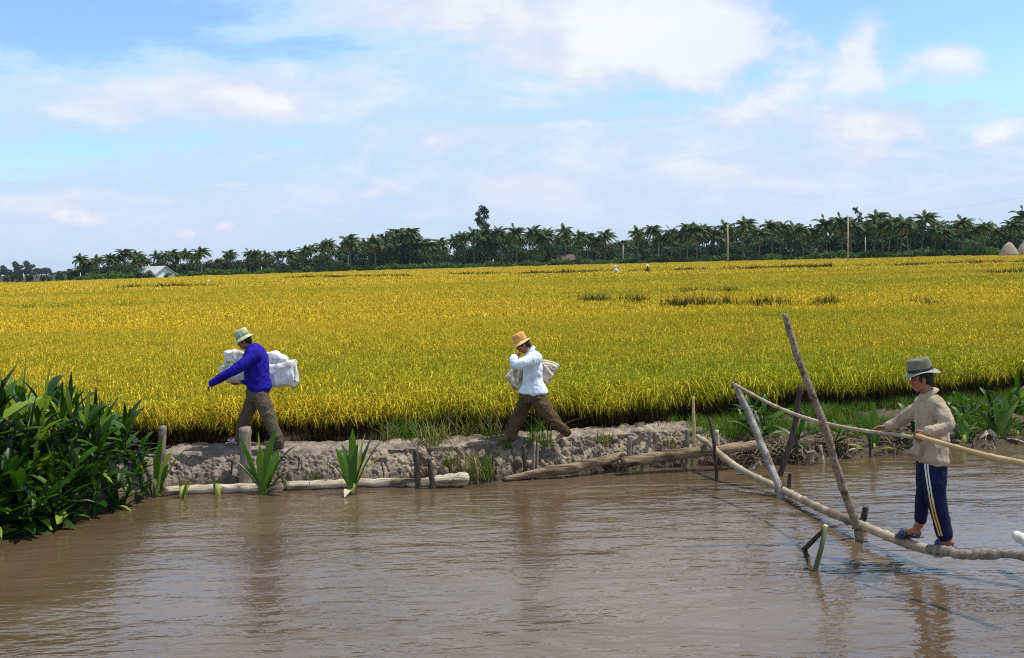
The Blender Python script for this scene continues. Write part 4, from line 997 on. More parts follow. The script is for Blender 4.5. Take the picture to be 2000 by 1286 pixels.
def man_white():
    d = 13.7; J = joint(d); root = empty('person', J(1050, 857), 'person in white shirt and orange hat stepping over the clods with a tan canvas bundle', 'person')
    body = MB(); C = J(1022, 674); eyes, fwd, sd, up = head(body, C, (-1, -.05, -.42), (-.35, 0, 1), .92)
    capsule_chain(body, [C - up * .05 - fwd * .02, J(1031, 688), J(1040, 697)], [.052, .056, .07], 4)
    capsule_chain(body, [J(1042, 702), J(1043, 725), J(1041, 750), J(1040, 770)], [.09, .10, .10, .11], 4)
    capsule_chain(body, [J(1046, 702, -.17), J(1026, 710, -.26), J(1007, 715, -.27), J(1003, 704, -.22), J(1006, 696, -.17)], [.04, .042, .037, .033, .025], 4)
    hand(body, J(1006, 697, -.17), (.55, .35, .75), (.8, .1, -.55), 1, (1.2, 1.5, 1.0), .9)
    capsule_chain(body, [J(1046, 702, .17), J(1040, 725, .30), J(1030, 740, .36), J(1022, 738, .34), J(1014, 736, .32)], [.04, .042, .037, .033, .025], 4)
    hand(body, J(1014, 736, .30), (-1, 0, -.3), (0, -.6, .8), 1, (.6, .8, .6), .95)
    capsule_chain(body, [J(1045, 775, -.08), J(1079, 818, -.09), J(1105, 845, -.08)], [.085, .058, .036], 5)
    capsule_chain(body, [J(1034, 775, .08), J(1012, 815, .08), J(999, 852, .08)], [.085, .058, .036], 5)
    foot(body, J(1107, 844, -.08), J(1116, 849, -.08), J(1086, 859, -.06)); foot(body, J(999, 850, .08), J(1005, 861, .08), J(974, 862, .05))
    me = remesh(body, .0055, 2, 'body'); mark_eyes(me, eyes); link_mesh(me, 'body', SKIN, root)
    hair(root, C, fwd, sd, up, .93, .062)
    hat(root, C + up * .064 + fwd * .012, up + fwd * .03 , fwd, (HAT_O, HAT_O, HAT_OB), .120, .086, .108, .008, .032, .010, seed=3)
    mb = MB()
    px_rings(mb, [(683, 1033, 1043, .06, 0), (688, 1028, 1050, .10, 0), (694, 1024, 1054, .17, 0), (704, 1022, 1058, .20, 0), (720, 1022, 1059, .18, 0), (738, 1022, 1059, .17, 0), (750, 1020, 1063, .175, 0), (760, 1015, 1069, .185, 0), (766, 1012, 1071, .19, 0), (771, 1024, 1062, .16, 0)], d)
    capsule_chain(mb, [J(1046, 700, -.16), J(1026, 708, -.27), J(1008, 713, -.28), J(1003, 705, -.23), J(1005, 698, -.18)], [.090, .076, .068, .056, .050], 5)
    capsule_chain(mb, [J(1046, 702, .16), J(1041, 724, .29), J(1027, 737, .35), J(1012, 735, .35)], [.085, .075, .06, .05], 5)
    me = remesh(mb, .0095, 2, 'shirt'); wrinkle(me, .013, 5.5, 3, (1.3, 1, .9), True, 8); wrinkle(me, .005, 16, 2, (1, 1, .7), True, 2); link_mesh(me, 'shirt', WHITE_CL, root)
    mb = MB(); n0 = J(1036, 685)
    ring = [n0 + fwd * math.cos(a) * .068 + sd * math.sin(a) * .075 + Vector((.01 * math.cos(a), 0, -.03 * math.cos(a))) + Vector((0, 0, -.005)) for a in np.linspace(.5, 5.8, 18)]
    mb.tube(ring, .026, 8, 0, .35, Vector((0, 0, 1)).cross(fwd)); mb.build('collar', WHITE_CL, root)
    mb = MB()
    px_rings(mb, [(758, 1017, 1062, .15, 0), (772, 1014, 1063, .16, 0), (786, 1014, 1066, .15, 0)], d)
    capsule_chain(mb, [J(1048, 778, -.07), J(1062, 797, -.08), J(1079, 818, -.09), J(1094, 834, -.08), J(1107, 845, -.08)], [.118, .108, .090, .074, .060], 5)
    capsule_chain(mb, [J(1031, 778, .07), J(1021, 798, .08), J(1011, 818, .08), J(1004, 836, .08), J(998, 853, .08)], [.112, .104, .094, .082, .076], 5)
    me = remesh(mb, .0095, 2, 'trousers'); wrinkle(me, .018, 6.5, 3, (1, 1, 1.1), True, 6); wrinkle(me, .007, 20, 2, (1, 1, 1), True, 9); link_mesh(me, 'trousers', TROU2, root)
    r = sack_bundle('canvas_bundle', 'rolled tan canvas bundle carried under the arm of the orange hatted person',
        [('sack', [(1000, 714), (982, 736), (992, 750), (1006, 762), (1020, 756), (1045, 748), (1066, 744), (1074, 752), (1084, 728), (1088, 714), (1075, 708), (1058, 704), (1030, 712)], .24, .28),
         ], d, .3, SACKT, .016)
    mb = MB()
    for (pl, do) in (([(1056, 704), (1070, 706), (1086, 711), (1090, 716), (1084, 722), (1072, 718), (1060, 713)], .12), ([(1060, 709), (1070, 722), (1080, 734)], .09), ([(1003, 718), (1000, 735), (1004, 750), (1012, 759)], .09), ([(1018, 720), (1012, 733), (1012, 748)], .085)):
        c = catmull([tuple(J(x, y, do)) for x, y in pl], 5); mb.tube([Vector(p) for p in c], .013, 8, .1)
    mb.build('folded_hem', pmat('cream_canvas', (.62, .55, .45), (.78, .72, .62), 12, .85), r)

def man_khaki():
    d = 9.13; J = joint(d); root = empty('person', J(1835, 1070), 'person in khaki shirt and striped navy trousers balancing on the pole bridge in blue sandals', 'person')
    body = MB(); C = J(1801, 741); eyes, fwd, sd, up = head(body, C, (-1, .32, -.16), (-.10, 0, 1), .95)
    capsule_chain(body, [C - up * .06 - fwd * .015, J(1810, 765), J(1816, 779)], [.052, .055, .07], 4)
    capsule_chain(body, [J(1818, 792), J(1820, 830), J(1820, 865), J(1818, 892)], [.085, .10, .10, .11], 4)
    capsule_chain(body, [J(1829, 790, -.18), J(1843, 812, -.25), J(1852, 832, -.27), J(1830, 841, -.30), J(1810, 845, -.30)], [.04, .042, .038, .034, .026], 4)
    wn = J(1809, 845, -.30); hand(body, wn, Vector((-.75, -.05, -.55)), Vector((-.2, .85, -.55)), -1, (1.1, 1.35, .9), 1.0)
    capsule_chain(body, [J(1803, 790, .18), J(1785, 805, .24), J(1765, 817, .28), J(1745, 828, .34), J(1728, 834, .38)], [.04, .040, .036, .031, .026], 4)
    wf = J(1729, 834, .38); hand(body, wf, Vector((-1, .18, -.10)), Vector((-.1, -.35, -.9)), -1, (.55, 1.0, .9), 1.0)
    capsule_chain(body, [J(1826, 890, -.08), J(1829, 965, -.08), J(1843, 1020, -.07), J(1851, 1046, -.06)], [.085, .058, .046, .036], 5)
    capsule_chain(body, [J(1810, 890, .08), J(1805, 960, .12), J(1799, 1000, .17), J(1796, 1026, .20)], [.085, .058, .046, .036], 5)
    hN, tN = J(1865, 1067, -.10), J(1820, 1071, .02); hF, tF = J(1799, 1048, .16), J(1753, 1046, .40)
    foot(body, J(1853, 1042, -.07), hN, tN); foot(body, J(1795, 1022, .19), hF, tF)
    me = remesh(body, .0045, 2, 'body'); mark_eyes(me, eyes); link_mesh(me, 'body', SKIN, root)
    hair(root, C, fwd, sd, up, .93, .062)
    hat(root, C + up * .072, up + fwd * .06, fwd, (HAT_K, HAT_KB, HAT_KR), .142, .093, .118, .014, .016, .010, seed=5)
    # shirt with open flap at the front
    mb = MB()
    px_rings(mb, [(766, 1803, 1822, .065, 0), (774, 1798, 1832, .10, 0), (782, 1796, 1840, .16, 0), (795, 1794, 1843, .19, 0), (812, 1792, 1846, .18, 0), (836, 1791, 1848, .17, 0), (860, 1789, 1850, .18, 0), (880, 1787, 1849, .185, 0), (895, 1787, 1848, .195, 0), (904, 1794, 1846, .185, 0)], d)
    puffy(mb, [(1790, 862), (1783, 874), (1768, 887), (1778, 890), (1796, 893), (1800, 870)], d, .16, -.06)
    capsule_chain(mb, [J(1827, 790, -.16), J(1842, 812, -.25), J(1849, 829, -.28), J(1832, 839, -.30), J(1815, 843, -.30)], [.078, .072, .066, .058, .052], 5)
    capsule_chain(mb, [J(1804, 790, .17), J(1786, 805, .24), J(1766, 817, .29), J(1748, 827, .34), J(1735, 832, .37)], [.084, .074, .062, .055, .048], 5)
    me = remesh(mb, .0085, 2, 'shirt'); wrinkle(me, .013, 5.5, 3, (1.3, 1, .9), True, 11); wrinkle(me, .0045, 15, 2, (1, 1, .8), True, 7); shirt = link_mesh(me, 'shirt', KHAKI, root)
    mb = MB(); n0 = J(1811, 769)
    ring = [n0 + fwd * math.cos(a) * .075 + sd * math.sin(a) * .078 + Vector((0, 0, -.035 * math.cos(a))) for a in np.linspace(.45, 5.85, 20)]
    mb.tube(ring, .03, 8, 0, .3, fwd); mb.build('collar', KHAKI, root)
    mb = MB(); wc = J(1813, 844, -.30); ax = (J(1830, 841, -.30) - wn).normalized(); s1 = ax.cross(Vector((0, 0, 1))).normalized(); u1 = s1.cross(ax)
    wc = wn + ax * .012; mb.tube([wc + (s1 * math.cos(a) + u1 * math.sin(a)) * .033 for a in np.linspace(0, 6.28, 18)], .008, 6, 0, 1)
    mb.ell(wc + (Vector((0, -1, .5)).normalized()) * .033, (ax * .017, ax.cross(Vector((0, -1, .5)).normalized()) * .017, Vector((0, -1, .5)).normalized() * .006), 12, 8); mb.build('wristwatch', STEEL, root)
    # trousers with a double stripe down the outer seam of each leg
    mb = MB()
    px_rings(mb, [(884, 1792, 1846, .155, 0), (905, 1792, 1846, .16, 0), (925, 1793, 1845, .15, 0)], d)
    capsule_chain(mb, [J(1826, 912, -.07), J(1825, 940, -.08), J(1827, 970, -.08), J(1836, 1005, -.07), J(1845, 1044, -.06)], [.112, .105, .092, .080, .074], 6)
    capsule_chain(mb, [J(1811, 912, .07), J(1808, 945, .10), J(1803, 975, .13), J(1799, 1000, .17), J(1798, 1014, .19)], [.10, .086, .070, .060, .056], 6)
    me = remesh(mb, .0085, 2, 'trousers'); wrinkle(me, .008, 7, 3, (1, 1, .7), True, 15)
    from mathutils.bvhtree import BVHTree
    bvh = BVHTree.FromPolygons([v.co.copy() for v in me.vertices], [tuple(p.vertices) for p in me.polygons])
    NAVY = pmat('navy_tracksuit', (.004, .005, .032), (.008, .010, .058), 8, .75, .15, 200, spec=.2)
    tr = link_mesh(me, 'trousers', NAVY, root)
    # pale double stripe sewn down the outer seam of the near leg, turning orange towards the hem
    m, t, b, nt = base_mat('stripe_tape'); zz = t.n('ShaderNodeSeparateXYZ', ins={0: t.n('ShaderNodeNewGeometry').outputs['Position']}).outputs[2]
    nt.links.new(t.mix(t.mapr(zz, .5, .85), (.66, .36, .10), (.70, .68, .62)), b.inputs['Base Color']); b.inputs['Roughness'].default_value = .7
    seam = catmull([(1808, 888), (1811, 920), (1815, 950), (1821, 985), (1830, 1020), (1838, 1047)], 9)
    for off in (-2.4, 2.4):
        rows = []
        for (x, y) in seam:
            row = []
            for q in (-1.5, 1.5):
                h = bvh.ray_cast(CAM, ray(x + off + q, y))
                if h[0] is not None: row.append(h[0] + h[1] * .005)
            if len(row) == 2: rows.append(row)
        mb = MB(); mb.rings(rows, cap=False, closed=False); mb.build('stripe', m, tr)
    for (h, t_) in ((hN, tN), (hF, tF)):
        mb = MB(); f = (t_ - h).normalized(); s = f.cross(Vector((0, 0, 1))).normalized(); u = s.cross(f); L = (t_ - h).length
        mb.tube([h - f * .015 - u * .008, h + f * .02 - u * .008, h + f * L * .45 - u * .008, h + f * L * .75 - u * .008, h + f * (L + .005) - u * .008, h + f * (L + .02) - u * .006], [.02, .040, .040, .050, .040, .018], 14, 0, .28, u)
        sl = mb.build('sandal', SANDAL, root)
        mb = MB()
        for q0, q1 in ((.50, .74), (.74, .52)):
            ring = [h + f * L * (q0 + (q1 - q0) * (k / 12)) + s * math.cos(a) * .052 + u * (.0 + .066 * math.sin(a) * (1.05 - .25 * (q0 + (q1 - q0) * (k / 12)))) for k, a in enumerate(np.linspace(0, math.pi, 13))]
            mb.tube(ring, .024, 8, 0, .22, u)
        mb.build('strap', SANDAL, sl)

def far_person(px, py, d, shirt, trousers, hatm, label, bend):
    J = joint(d); b = J(px, py); b.z = FIELD_Z; root = empty('person', b, label, 'person', None)
    k = Vector((0, 0, 1)); h = Vector((-.12 if bend else 0, 0, 0)); mb = MB()
    hip = b + k * .85; neck = hip + k * .5 + h * 2; C = neck + k * .17 + h * .4
    eyes, f, s, u = head(mb, C, (-1, -.3, -.3), (0, 0, 1))
    capsule_chain(mb, [C - k * .08, neck], [.05, .055]); capsule_chain(mb, [neck - k * .1, hip], [.12, .13])
    for sy in (-1, 1):
        sh = neck + Vector((sy * .06, sy * .16, -.05)); el = sh + Vector((sy * .10 - .05, sy * .07, -.26)); wr = el + Vector((-.15, 0, -.18))
        capsule_chain(mb, [sh, el, wr], [.05, .04, .028]); hand(mb, wr, (-.6, 0, -.7), (0, -sy, 0), sy, (.4, .4, .3))
        capsule_chain(mb, [hip + Vector((0, sy * .08, 0)), b + Vector((sy * .08, sy * .09, .45)), b + Vector((sy * .12, sy * .1, .06))], [.085, .055, .04]); foot(mb, b + Vector((sy * .12, sy * .1, .08)), b + Vector((sy * .12 + .05, sy * .1, 0)), b + Vector((sy * .12 - .2, sy * .1, 0)))
    link_mesh(remesh(mb, .012, 1, 'body'), 'body', SKIN, root)
    mb = MB(); capsule_chain(mb, [neck + k * .0, neck - k * .15, hip + k * .1, hip - k * .08], [.09, .17, .16, .17])
    for sy in (-1, 1):
        sh = neck + Vector((sy * .06, sy * .16, -.05)); el = sh + Vector((sy * .10 - .05, sy * .07, -.26)); capsule_chain(mb, [sh, el, el + Vector((-.12, 0, -.14))], [.075, .065, .05])
    link_mesh(remesh(mb, .015, 2, 'shirt'), 'shirt', shirt, root)
    mb = MB()
    for sy in (-1, 1): capsule_chain(mb, [hip + Vector((0, sy * .07, .05)), b + Vector((sy * .08, sy * .09, .45)), b + Vector((sy * .12, sy * .1, .12))], [.11, .085, .07])
    link_mesh(remesh(mb, .015, 2, 'trousers'), 'trousers', trousers, root)
    hat(root, C + u * .07, u, f, hatm, .21, .10, .11, .01, .03)

man_blue(); man_white(); man_khaki()
far_person(1207, 530, 118, cloth('far_white_shirt', (.75, .72, .70), .05), cloth('far_white_trousers', (.66, .62, .60), .05), (WHITE_CL, WHITE_CL, WHITE_CL), 'tiny far person all in white among the distant rice', True)
far_person(1265, 530, 118, cloth('far_dark_red_shirt', (.16, .03, .02), .1), TROU, (WHITE_CL, WHITE_CL, WHITE_CL), 'tiny far person in dark red with a white hat in the distant rice', False)
# ------------------------------------------------------------------ palms, trees, houses and poles beyond the field
FROND = leafmat('palm_frond', (.016, .050, .007), (.050, .110, .016), .55, .22, .2, scale=.25, isl=.55, c3=(.20, .19, .035), p3=.88)
FROND_OLD = leafmat('old_palm_frond', (.13, .13, .02), (.27, .24, .05), .6, .2, .2, scale=.3)
PTRUNK = pmat('palm_trunk', (.09, .075, .06), (.20, .17, .14), 3, .9, .4, 10, (1, 1, 3), spec=.1)
CROWN = leafmat('tree_crown', (.010, .036, .006), (.030, .075, .012), .6, .2, .2, scale=.35, isl=.5, c3=(.05, .11, .015), p3=.85)
CROWN_L = leafmat('light_tree_crown', (.03, .085, .010), (.07, .15, .02), .6, .25, .2, scale=.4, isl=.5)
CROWN_G = leafmat('grey_tree_crown', (.025, .04, .025), (.06, .085, .055), .6, .2, .2, scale=.35)
BARK = pmat('bark', (.05, .04, .03), (.12, .10, .08), 3, .95, .4, 12, spec=.1)
WIND = Vector((.55, 0, 0))
def palm(seed, H, lean, nf=26, FL=3.6):
    r = random.Random(seed); root = empty('palm_tree', (0, 0, 0), 'x', 'palm')
    top = Vector((lean, r.uniform(-.4, .4), H))
    st = catmull([(0, 0, -.3), (lean * .15, 0, H * .35), (lean * .55, top.y * .5, H * .7), tuple(top)], 5)
    mb = MB(); mb.tube([Vector(p) for p in st], list(np.linspace(.20, .11, len(st))), 8, .05); mb.build('trunk', PTRUNK, root)
    def frond(mb, az, el, L, sag):
        d = (Vector((math.cos(az) * math.cos(el), math.sin(az) * math.cos(el), math.sin(el)))).normalized(); pts = []; p = top.copy(); n = 9
        for i in range(n + 1):
            pts.append(p.copy()); t = i / n
            d = (d + Vector((0, 0, -sag * (.06 + .30 * t))) + WIND * (.07 + .12 * t)).normalized(); p = p + d * (L / n)
        vs = []
        for i in range(n):
            a, b = pts[i], pts[i + 1]; tg = (b - a).normalized(); sd = tg.cross(Vector((0, 0, 1)))
            if sd.length < .05: sd = Vector((1, 0, 0))
            sd.normalize(); t = (i + .5) / n; ll = L * (.10 + .19 * math.sin(math.pi * min(1, .12 + t * .9)))
            for q in (0, .2, .4, .6, .8):
                o = a.lerp(b, q)
                for s in (-1, 1):
                    w = .10 * L / 3.6; e = o + (sd * s * .8 + tg * .55 + Vector((0, 0, -.38 - .3 * r.random())) + WIND * .25).normalized() * ll * r.uniform(.8, 1.1)
                    b0 = len(mb.v); mb.v += [tuple(o - tg * w), tuple(o + tg * w), tuple(e)]; mb.f.append((b0, b0 + 1, b0 + 2)); mb.mi.append(0)
        mb.tube(pts, list(np.linspace(.045, .012, n + 1)), 4)
    mb = MB()
    for i in range(nf):
        k = i / nf; frond(mb, i * 2.39996 + r.uniform(-.2, .2), r.uniform(-.1, .25) + 1.15 * (k ** 1.3), FL * r.uniform(.85, 1.1) * (1 - .2 * k), r.uniform(.75, 1.1))
    mb.build('crown', FROND, root)
    mb = MB()
    for i in range(8): frond(mb, r.uniform(0, 6.28), r.uniform(-.75, -.25), FL * .8, .9)
    mb.build('old_fronds', FROND_OLD, root)
    return root
def leafy(mb, blobs, n, size, r):
    tot = sum(b[1] ** 2 for b in blobs)
    for (c, R, sq) in blobs:
        for _ in range(int(n * R * R / tot)):
            v = Vector((r.gauss(0, 1), r.gauss(0, 1), r.gauss(0, 1))).normalized() * R * (r.random() ** .45); v.z *= sq
            p = Vector(c) + v; nrm = (v.normalized() * .6 + Vector((r.uniform(-1, 1), r.uniform(-1, 1), r.uniform(-.2, 1)))).normalized()
            a = nrm.cross(Vector((r.uniform(-1, 1), r.uniform(-1, 1), r.uniform(-1, 1)))).normalized(); b = nrm.cross(a); s = size * r.uniform(.6, 1.3)
            mb.add([p - a * s, p + b * s * .45, p + a * s, p - b * s * .45], [(0, 1, 2, 3)])
def tree(seed, H, Wd, mat, name='broadleaf_tree', n=1500, size=.34, tall=False):
    r = random.Random(seed); root = empty(name, (0, 0, 0), 'x', 'tree'); mb = MB()
    mb.tube([Vector((0, 0, -.3)), Vector((r.uniform(-.3, .3), 0, H * .35)), Vector((r.uniform(-.5, .5), 0, H * .8))], [.2 * H / 8, .15 * H / 8, .05], 7)
    blobs = []
    nb = 9 if not tall else 16
    for i in range(nb):
        k = i / (nb - 1)
        if tall: c = (r.uniform(-.2, .2) * Wd - Wd * .45 * (k - .3), r.uniform(-.2, .2) * Wd, H * (.3 + .68 * k)); R = Wd * (.36 - .16 * k) * r.uniform(.75, 1.25)
        else:
            a = r.uniform(0, 6.28); c = (math.cos(a) * Wd * .3 * r.random() ** .5, math.sin(a) * Wd * .3, H * r.uniform(.28, .86)); R = Wd * r.uniform(.2, .32)
        blobs.append((c, R, .8)); mb.tube([Vector((0, 0, H * .3)), Vector(c)], [.06, .02], 5)
    mb.build('trunk', BARK, root); cb = MB(); leafy(cb, blobs, n, size, r); cb.build('crown', mat, root, smooth=False); return root
def place(o, px, d, htop_px=None, hnat=None, rz=0, gz=FIELD_Z):
    """stand o on the field under photo column px at depth d; scale so its top reaches the photo row"""
    p = P(px, 510, d); p.z = gz - .1; o.location = p; o.rotation_euler = (0, 0, rz)
    if htop_px is not None:
        q = P(px, htop_px, d); s = max(.3, (q.z - gz) / hnat); o.scale = (s, s, s)
    return o
def depth_at(px): return float(np.interp(px, [0, 150, 400, 700, 1000, 1300, 1600, 2000], [232, 245, 282, 300, 298, 272, 240, 208]))
CROWNS = [(159, 497), (175, 503), (192, 498), (209, 502), (224, 494), (241, 486), (258, 493), (276, 498), (291, 500), (308, 487), (322, 498), (336, 489), (352, 497), (366, 489), (385, 490), (432, 503), (448, 487), (418, 507),
    (488, 486), (507, 493), (521, 490), (542, 488), (560, 495), (577, 492), (591, 477), (605, 480), (625, 471), (649, 467), (684, 456), (715, 466), (734, 461), (752, 468), (775, 450), (800, 448), (828, 463), (842, 470), (860, 470), (888, 466), (909, 450), (926, 452), (947, 444), (982, 440),
    (1010, 444), (1042, 442), (1060, 455), (1077, 446), (1105, 441), (1125, 458), (1147, 449), (1165, 460), (1182, 447), (1213, 470), (1247, 445), (1273, 443), (1292, 455), (1311, 445), (1328, 452), (1342, 439), (1362, 445), (1382, 432), (1402, 444), (1419, 434), (1450, 432), (1482, 440), (1510, 434), (1524, 427), (1545, 434),
    (1570, 433), (1590, 445), (1615, 427), (1646, 420), (1662, 432), (1706, 412), (1725, 428), (1735, 422), (1758, 424), (1775, 428), (1799, 413), (1825, 436), (1850, 440), (1881, 421), (1905, 440), (1923, 436), (1950, 442), (1975, 426), (2003, 414), (2030, 425), (-20, 520), (2070, 430)]
def far_side():
    protos = [palm(200 + i, 9.5, l, 33, fl) for i, (l, fl) in enumerate([(.4, 4.1), (-.9, 3.7), (1.2, 4.3), (.0, 3.6), (-.3, 4.4), (.7, 3.9)])]
    NAT = 9.5 + 2.3; used = set()
    specials = {684: 'slim coconut palm standing clear of the row beside a thin white post', 649: 'slim coconut palm just left of the clear standing one', 448: 'coconut palm rising above the gap right of the white roofed house', 982: 'coconut palm with pale lower fronds right of the leaning tree', 1105: 'coconut palm rising behind the brown roofed hut',
        1881: 'spreading coconut palm standing out against the sky left of the thatched huts', 1975: 'coconut palm above the thatched hut', 1799: 'tall coconut palm with a pale straight trunk between bushy trees', 1706: 'tall coconut palm just right of the thin topmost tree', 1570: 'coconut palm with a leaning pale trunk between the two tall poles', 1182: 'coconut palm left of the small gap in the palm row', 1247: 'coconut palm right of the small gap in the palm row', 308: 'coconut palm behind the white roofed house', 2003: 'tall coconut palm cut by the edge at the thatched huts'}
    for i, (px, ty) in enumerate(CROWNS):
        k = random.randrange(6); o = protos[k] if k not in used else copy_tree(protos[k]); used.add(k)
        place(o, px, depth_at(px) + random.uniform(-9, 9), ty + random.choice((-1, -4, -8, 2)), NAT, random.uniform(-.5, .5) if True else 0)
        s = o.scale[0]; sp = random.uniform(.95, 1.1) if s > .8 else 1.15
        o.scale = (s * sp, s * sp, s)
        seg = 'left of the white roofed house' if px < 265 else 'between the white roofed house and the gap' if px < 410 else 'in the row right of the gap' if px < 700 else 'around the tall leaning tree' if px < 1080 else 'between the brown hut and the small gap' if px < 1215 else 'left of the first tall pole' if px < 1421 else 'between the two tall poles' if px < 1657 else 'right of the second tall pole'
        tag(o, specials.get(px, 'dark coconut palm of the distant grove %s' % seg), 'palm', 'coconut palms %s' % seg)
    # second, further row of palms fills the wall of green
    for px in np.arange(165, 2040, 11.0):
        if 395 < px < 415: continue
        x = px + random.uniform(-6, 6); ty = float(np.interp(x, [c[0] for c in sorted(CROWNS)], [c[1] for c in sorted(CROWNS)])) + random.uniform(6, 30)
        o = copy_tree(random.choice(protos)); place(o, x, depth_at(x) + random.uniform(14, 30), ty, NAT, random.uniform(-.6, .6))
        tag(o, 'dark coconut palm half hidden in the second row of the distant grove', 'palm', 'coconut palms in the second row of the grove')
    # broad leaved trees between and behind the palms
    tp = [tree(300 + i, 7, 6.5, m) for i, m in enumerate([CROWN, CROWN, CROWN, CROWN_L, CROWN])]; tu = set()
    def put(px, top, d, k=None, label=None, group='bushy trees in the distant palm grove', wide=1.0):
        k = random.choice((0, 1, 2, 4)) if k is None else k
        o = tp[k] if k not in tu else copy_tree(tp[k]); tu.add(k)
        place(o, px, d, top, 6.6, random.uniform(0, 6.28)); s = o.scale[0]; o.scale = (s * wide, s * wide, s)
        tag(o, label or 'dark bushy tree filling the grove between distant palm trunks', 'tree', None if label else group)
    for px in np.arange(155, 2050, 13.0):
        if 262 < px < 336 and random.random() < .6: continue
        lo = float(np.interp(px, [150, 400, 700, 1000, 1400, 2000], [518, 513, 496, 485, 474, 458]))
        put(px + random.uniform(-5, 5), lo + random.uniform(-8, 14), depth_at(px) + random.uniform(8, 34), None, None, wide=random.uniform(1.2, 1.7))
    put(765, 455, 304, 0, 'large dense bushy tree in the row right of the clear standing palm', wide=1.2); put(790, 452, 308, 2, 'large round bushy tree beside the first in the grove', wide=1.2); put(742, 476, 300, 3, 'light green bush at the foot of the large bushy trees')
    put(955, 470, 301, 1, 'dark bushy tree under the tall leaning tree'); put(1012, 480, 299, 3, 'light green round tree between palm trunks left of the brown hut'); put(1050, 492, 294, 3, 'small light green bush left of the brown hut')
    put(1905, 465, 216, 3, 'light green rounded tree left of the thatched huts', wide=1.3); put(1940, 455, 224, 4, 'dark tree behind the thatched huts', wide=1.2); put(1985, 452, 222, 3, 'green tree right behind the thatched hut')
    put(290, 527, 249, 0, 'dark bush half covering the front of the white house'); put(326, 534, 249, 3, 'green bush hiding the right wall of the white house'); put(272, 531, 250, 2, 'low dark bush at the left corner of the white house')
    for px, top in ((1775, 440), (1825, 438), (1850, 436), (1740, 450), (1690, 440), (1640, 455), (1905, 440)): put(px, top, depth_at(px) + 14, random.choice((0, 1, 2)), None, wide=1.2)
    # undergrowth along the field edge
    sp_ = tree(330, 2.2, 3.2, CROWN_L, 'shrub', 320, .26); first = True
    for px in np.concatenate([np.arange(160, 700, 11.0), np.arange(700, 2040, 9.0)]):
        o = sp_ if first else copy_tree(sp_); first = False; x = px + random.uniform(-4, 4)
        if 1945 < x < 2035: x = 1936 - random.random() * 30
        place(o, x, depth_at(x) - random.uniform(4, 8), None, None, random.uniform(0, 6.28)); s = random.uniform(.7, 1.35); o.scale = (s * 1.3, s, s)
        tag(o, 'low green shrub at the foot of the distant palm grove', 'shrub', 'low shrubs along the far field edge')
    # tall leaning tree, thin topmost tree
    o = tree(340, 15, 4.2, CROWN_G, 'tall_tree', 1500, .42, True); place(o, 952, 306, 403, 15.2); tag(o, 'tall narrow grey green tree leaning above all the palms', 'tree')
    o = tree(341, 13, 2.6, CROWN, 'tall_tree', 700, .36, True); place(o, 1682, 238, 404, 13.2); tag(o, 'thin dark tree whose tip tops the grove right of the second pole', 'tree')
    # hazy trees much further away on the left
    d = 700
    hz = [(8, 516, 'grey hazy far tree cut by the left edge'), (35, 508, 'first of two round headed hazy far trees'), (57, 507, 'second of two round headed hazy far trees')]
    ht = tree(350, 16, 8, CROWN_G, 'broadleaf_tree', 1100, .75); first = True
    for px, ty, lab in hz:
        o = ht if first else copy_tree(ht); first = False; place(o, px, d, ty, 15.5, random.uniform(0, 6)); tag(o, lab, 'tree', 'hazy far trees')
    for px in list(np.arange(-60, 175, 10.0)):
        o = copy_tree(ht); place(o, px, d + random.uniform(0, 60), random.uniform(521, 530), 15.5, random.uniform(0, 6)); s = o.scale[0]; o.scale = (s * 2.0, s * 2.0, s)
        tag(o, 'bluish hazy tree in the low line far beyond the field', 'tree', 'trees in the low hazy line far left')
    for px, ty in ((10, 538), (30, 528), (55, 535), (82, 537), (94, 538), (115, 532), (133, 539), (145, 537), (118, 540)):
        o = copy_tree(tp[0]); place(o, px, 330, ty, 6.6, random.uniform(0, 6)); tag(o, 'small dark tree standing alone before the hazy far line', 'tree', 'small trees before the hazy far line')
    # ---- houses
    ROOF = pmat('pale_sheet_roof', (.42, .40, .40), (.58, .56, .55), 3, .6, .2, 20); WALLW = pmat('white_wall', (.66, .68, .70), (.78, .78, .78), 2, .8); GABLE = pmat('light_blue_gable', (.42, .66, .72), (.5, .72, .78), 2, .8); DARK = pmat('dark_opening', (.02, .02, .02), (.04, .035, .03), 2, .9)
    THATCH = pmat('grey_thatch', (.26, .20, .15), (.42, .34, .27), 3, .95, .8, 14, (1, 1, .3)); RUST = pmat('rusty_brown_roof', (.085, .05, .035), (.16, .10, .07), 2, .9, .3, 8)
    def house(px0, px1, ye, yr, d, roofm, wallm, gab, name, label, ang, dep):
        a = P(px0, 510, d); b = P(px1, 510, d); Wd = (b - a).length; c = (a + b) / 2; c.z = FIELD_Z; he = P((px0 + px1) / 2, ye, d).z; hr = P((px0 + px1) / 2, yr, d).z
        root = empty(name, c, label, 'house'); m = Matrix.Rotation(ang, 3, 'Z')
        T = lambda x, y, z: c + m @ Vector((x, y, 0)) + Vector((0, 0, z - c.z))
        w, e = Wd / 2 * .88, dep / 2
        mb = MB(); mb.add([T(-w, -e, FIELD_Z), T(w, -e, FIELD_Z), T(w, e, FIELD_Z), T(-w, e, FIELD_Z), T(-w, -e, he), T(w, -e, he), T(w, e, he), T(-w, e, he)], [(0, 1, 5, 4), (1, 2, 6, 5), (2, 3, 7, 6), (3, 0, 4, 7)]); mb.build('wall', wallm, root, smooth=False)
        mb = MB(); mb.add([T(-w, -e, he), T(-w, e, he), T(-w, 0, hr - .1), T(w, -e, he), T(w, e, he), T(w, 0, hr - .1)], [(0, 1, 2), (3, 5, 4)]); mb.build('gable', gab, root, smooth=False)
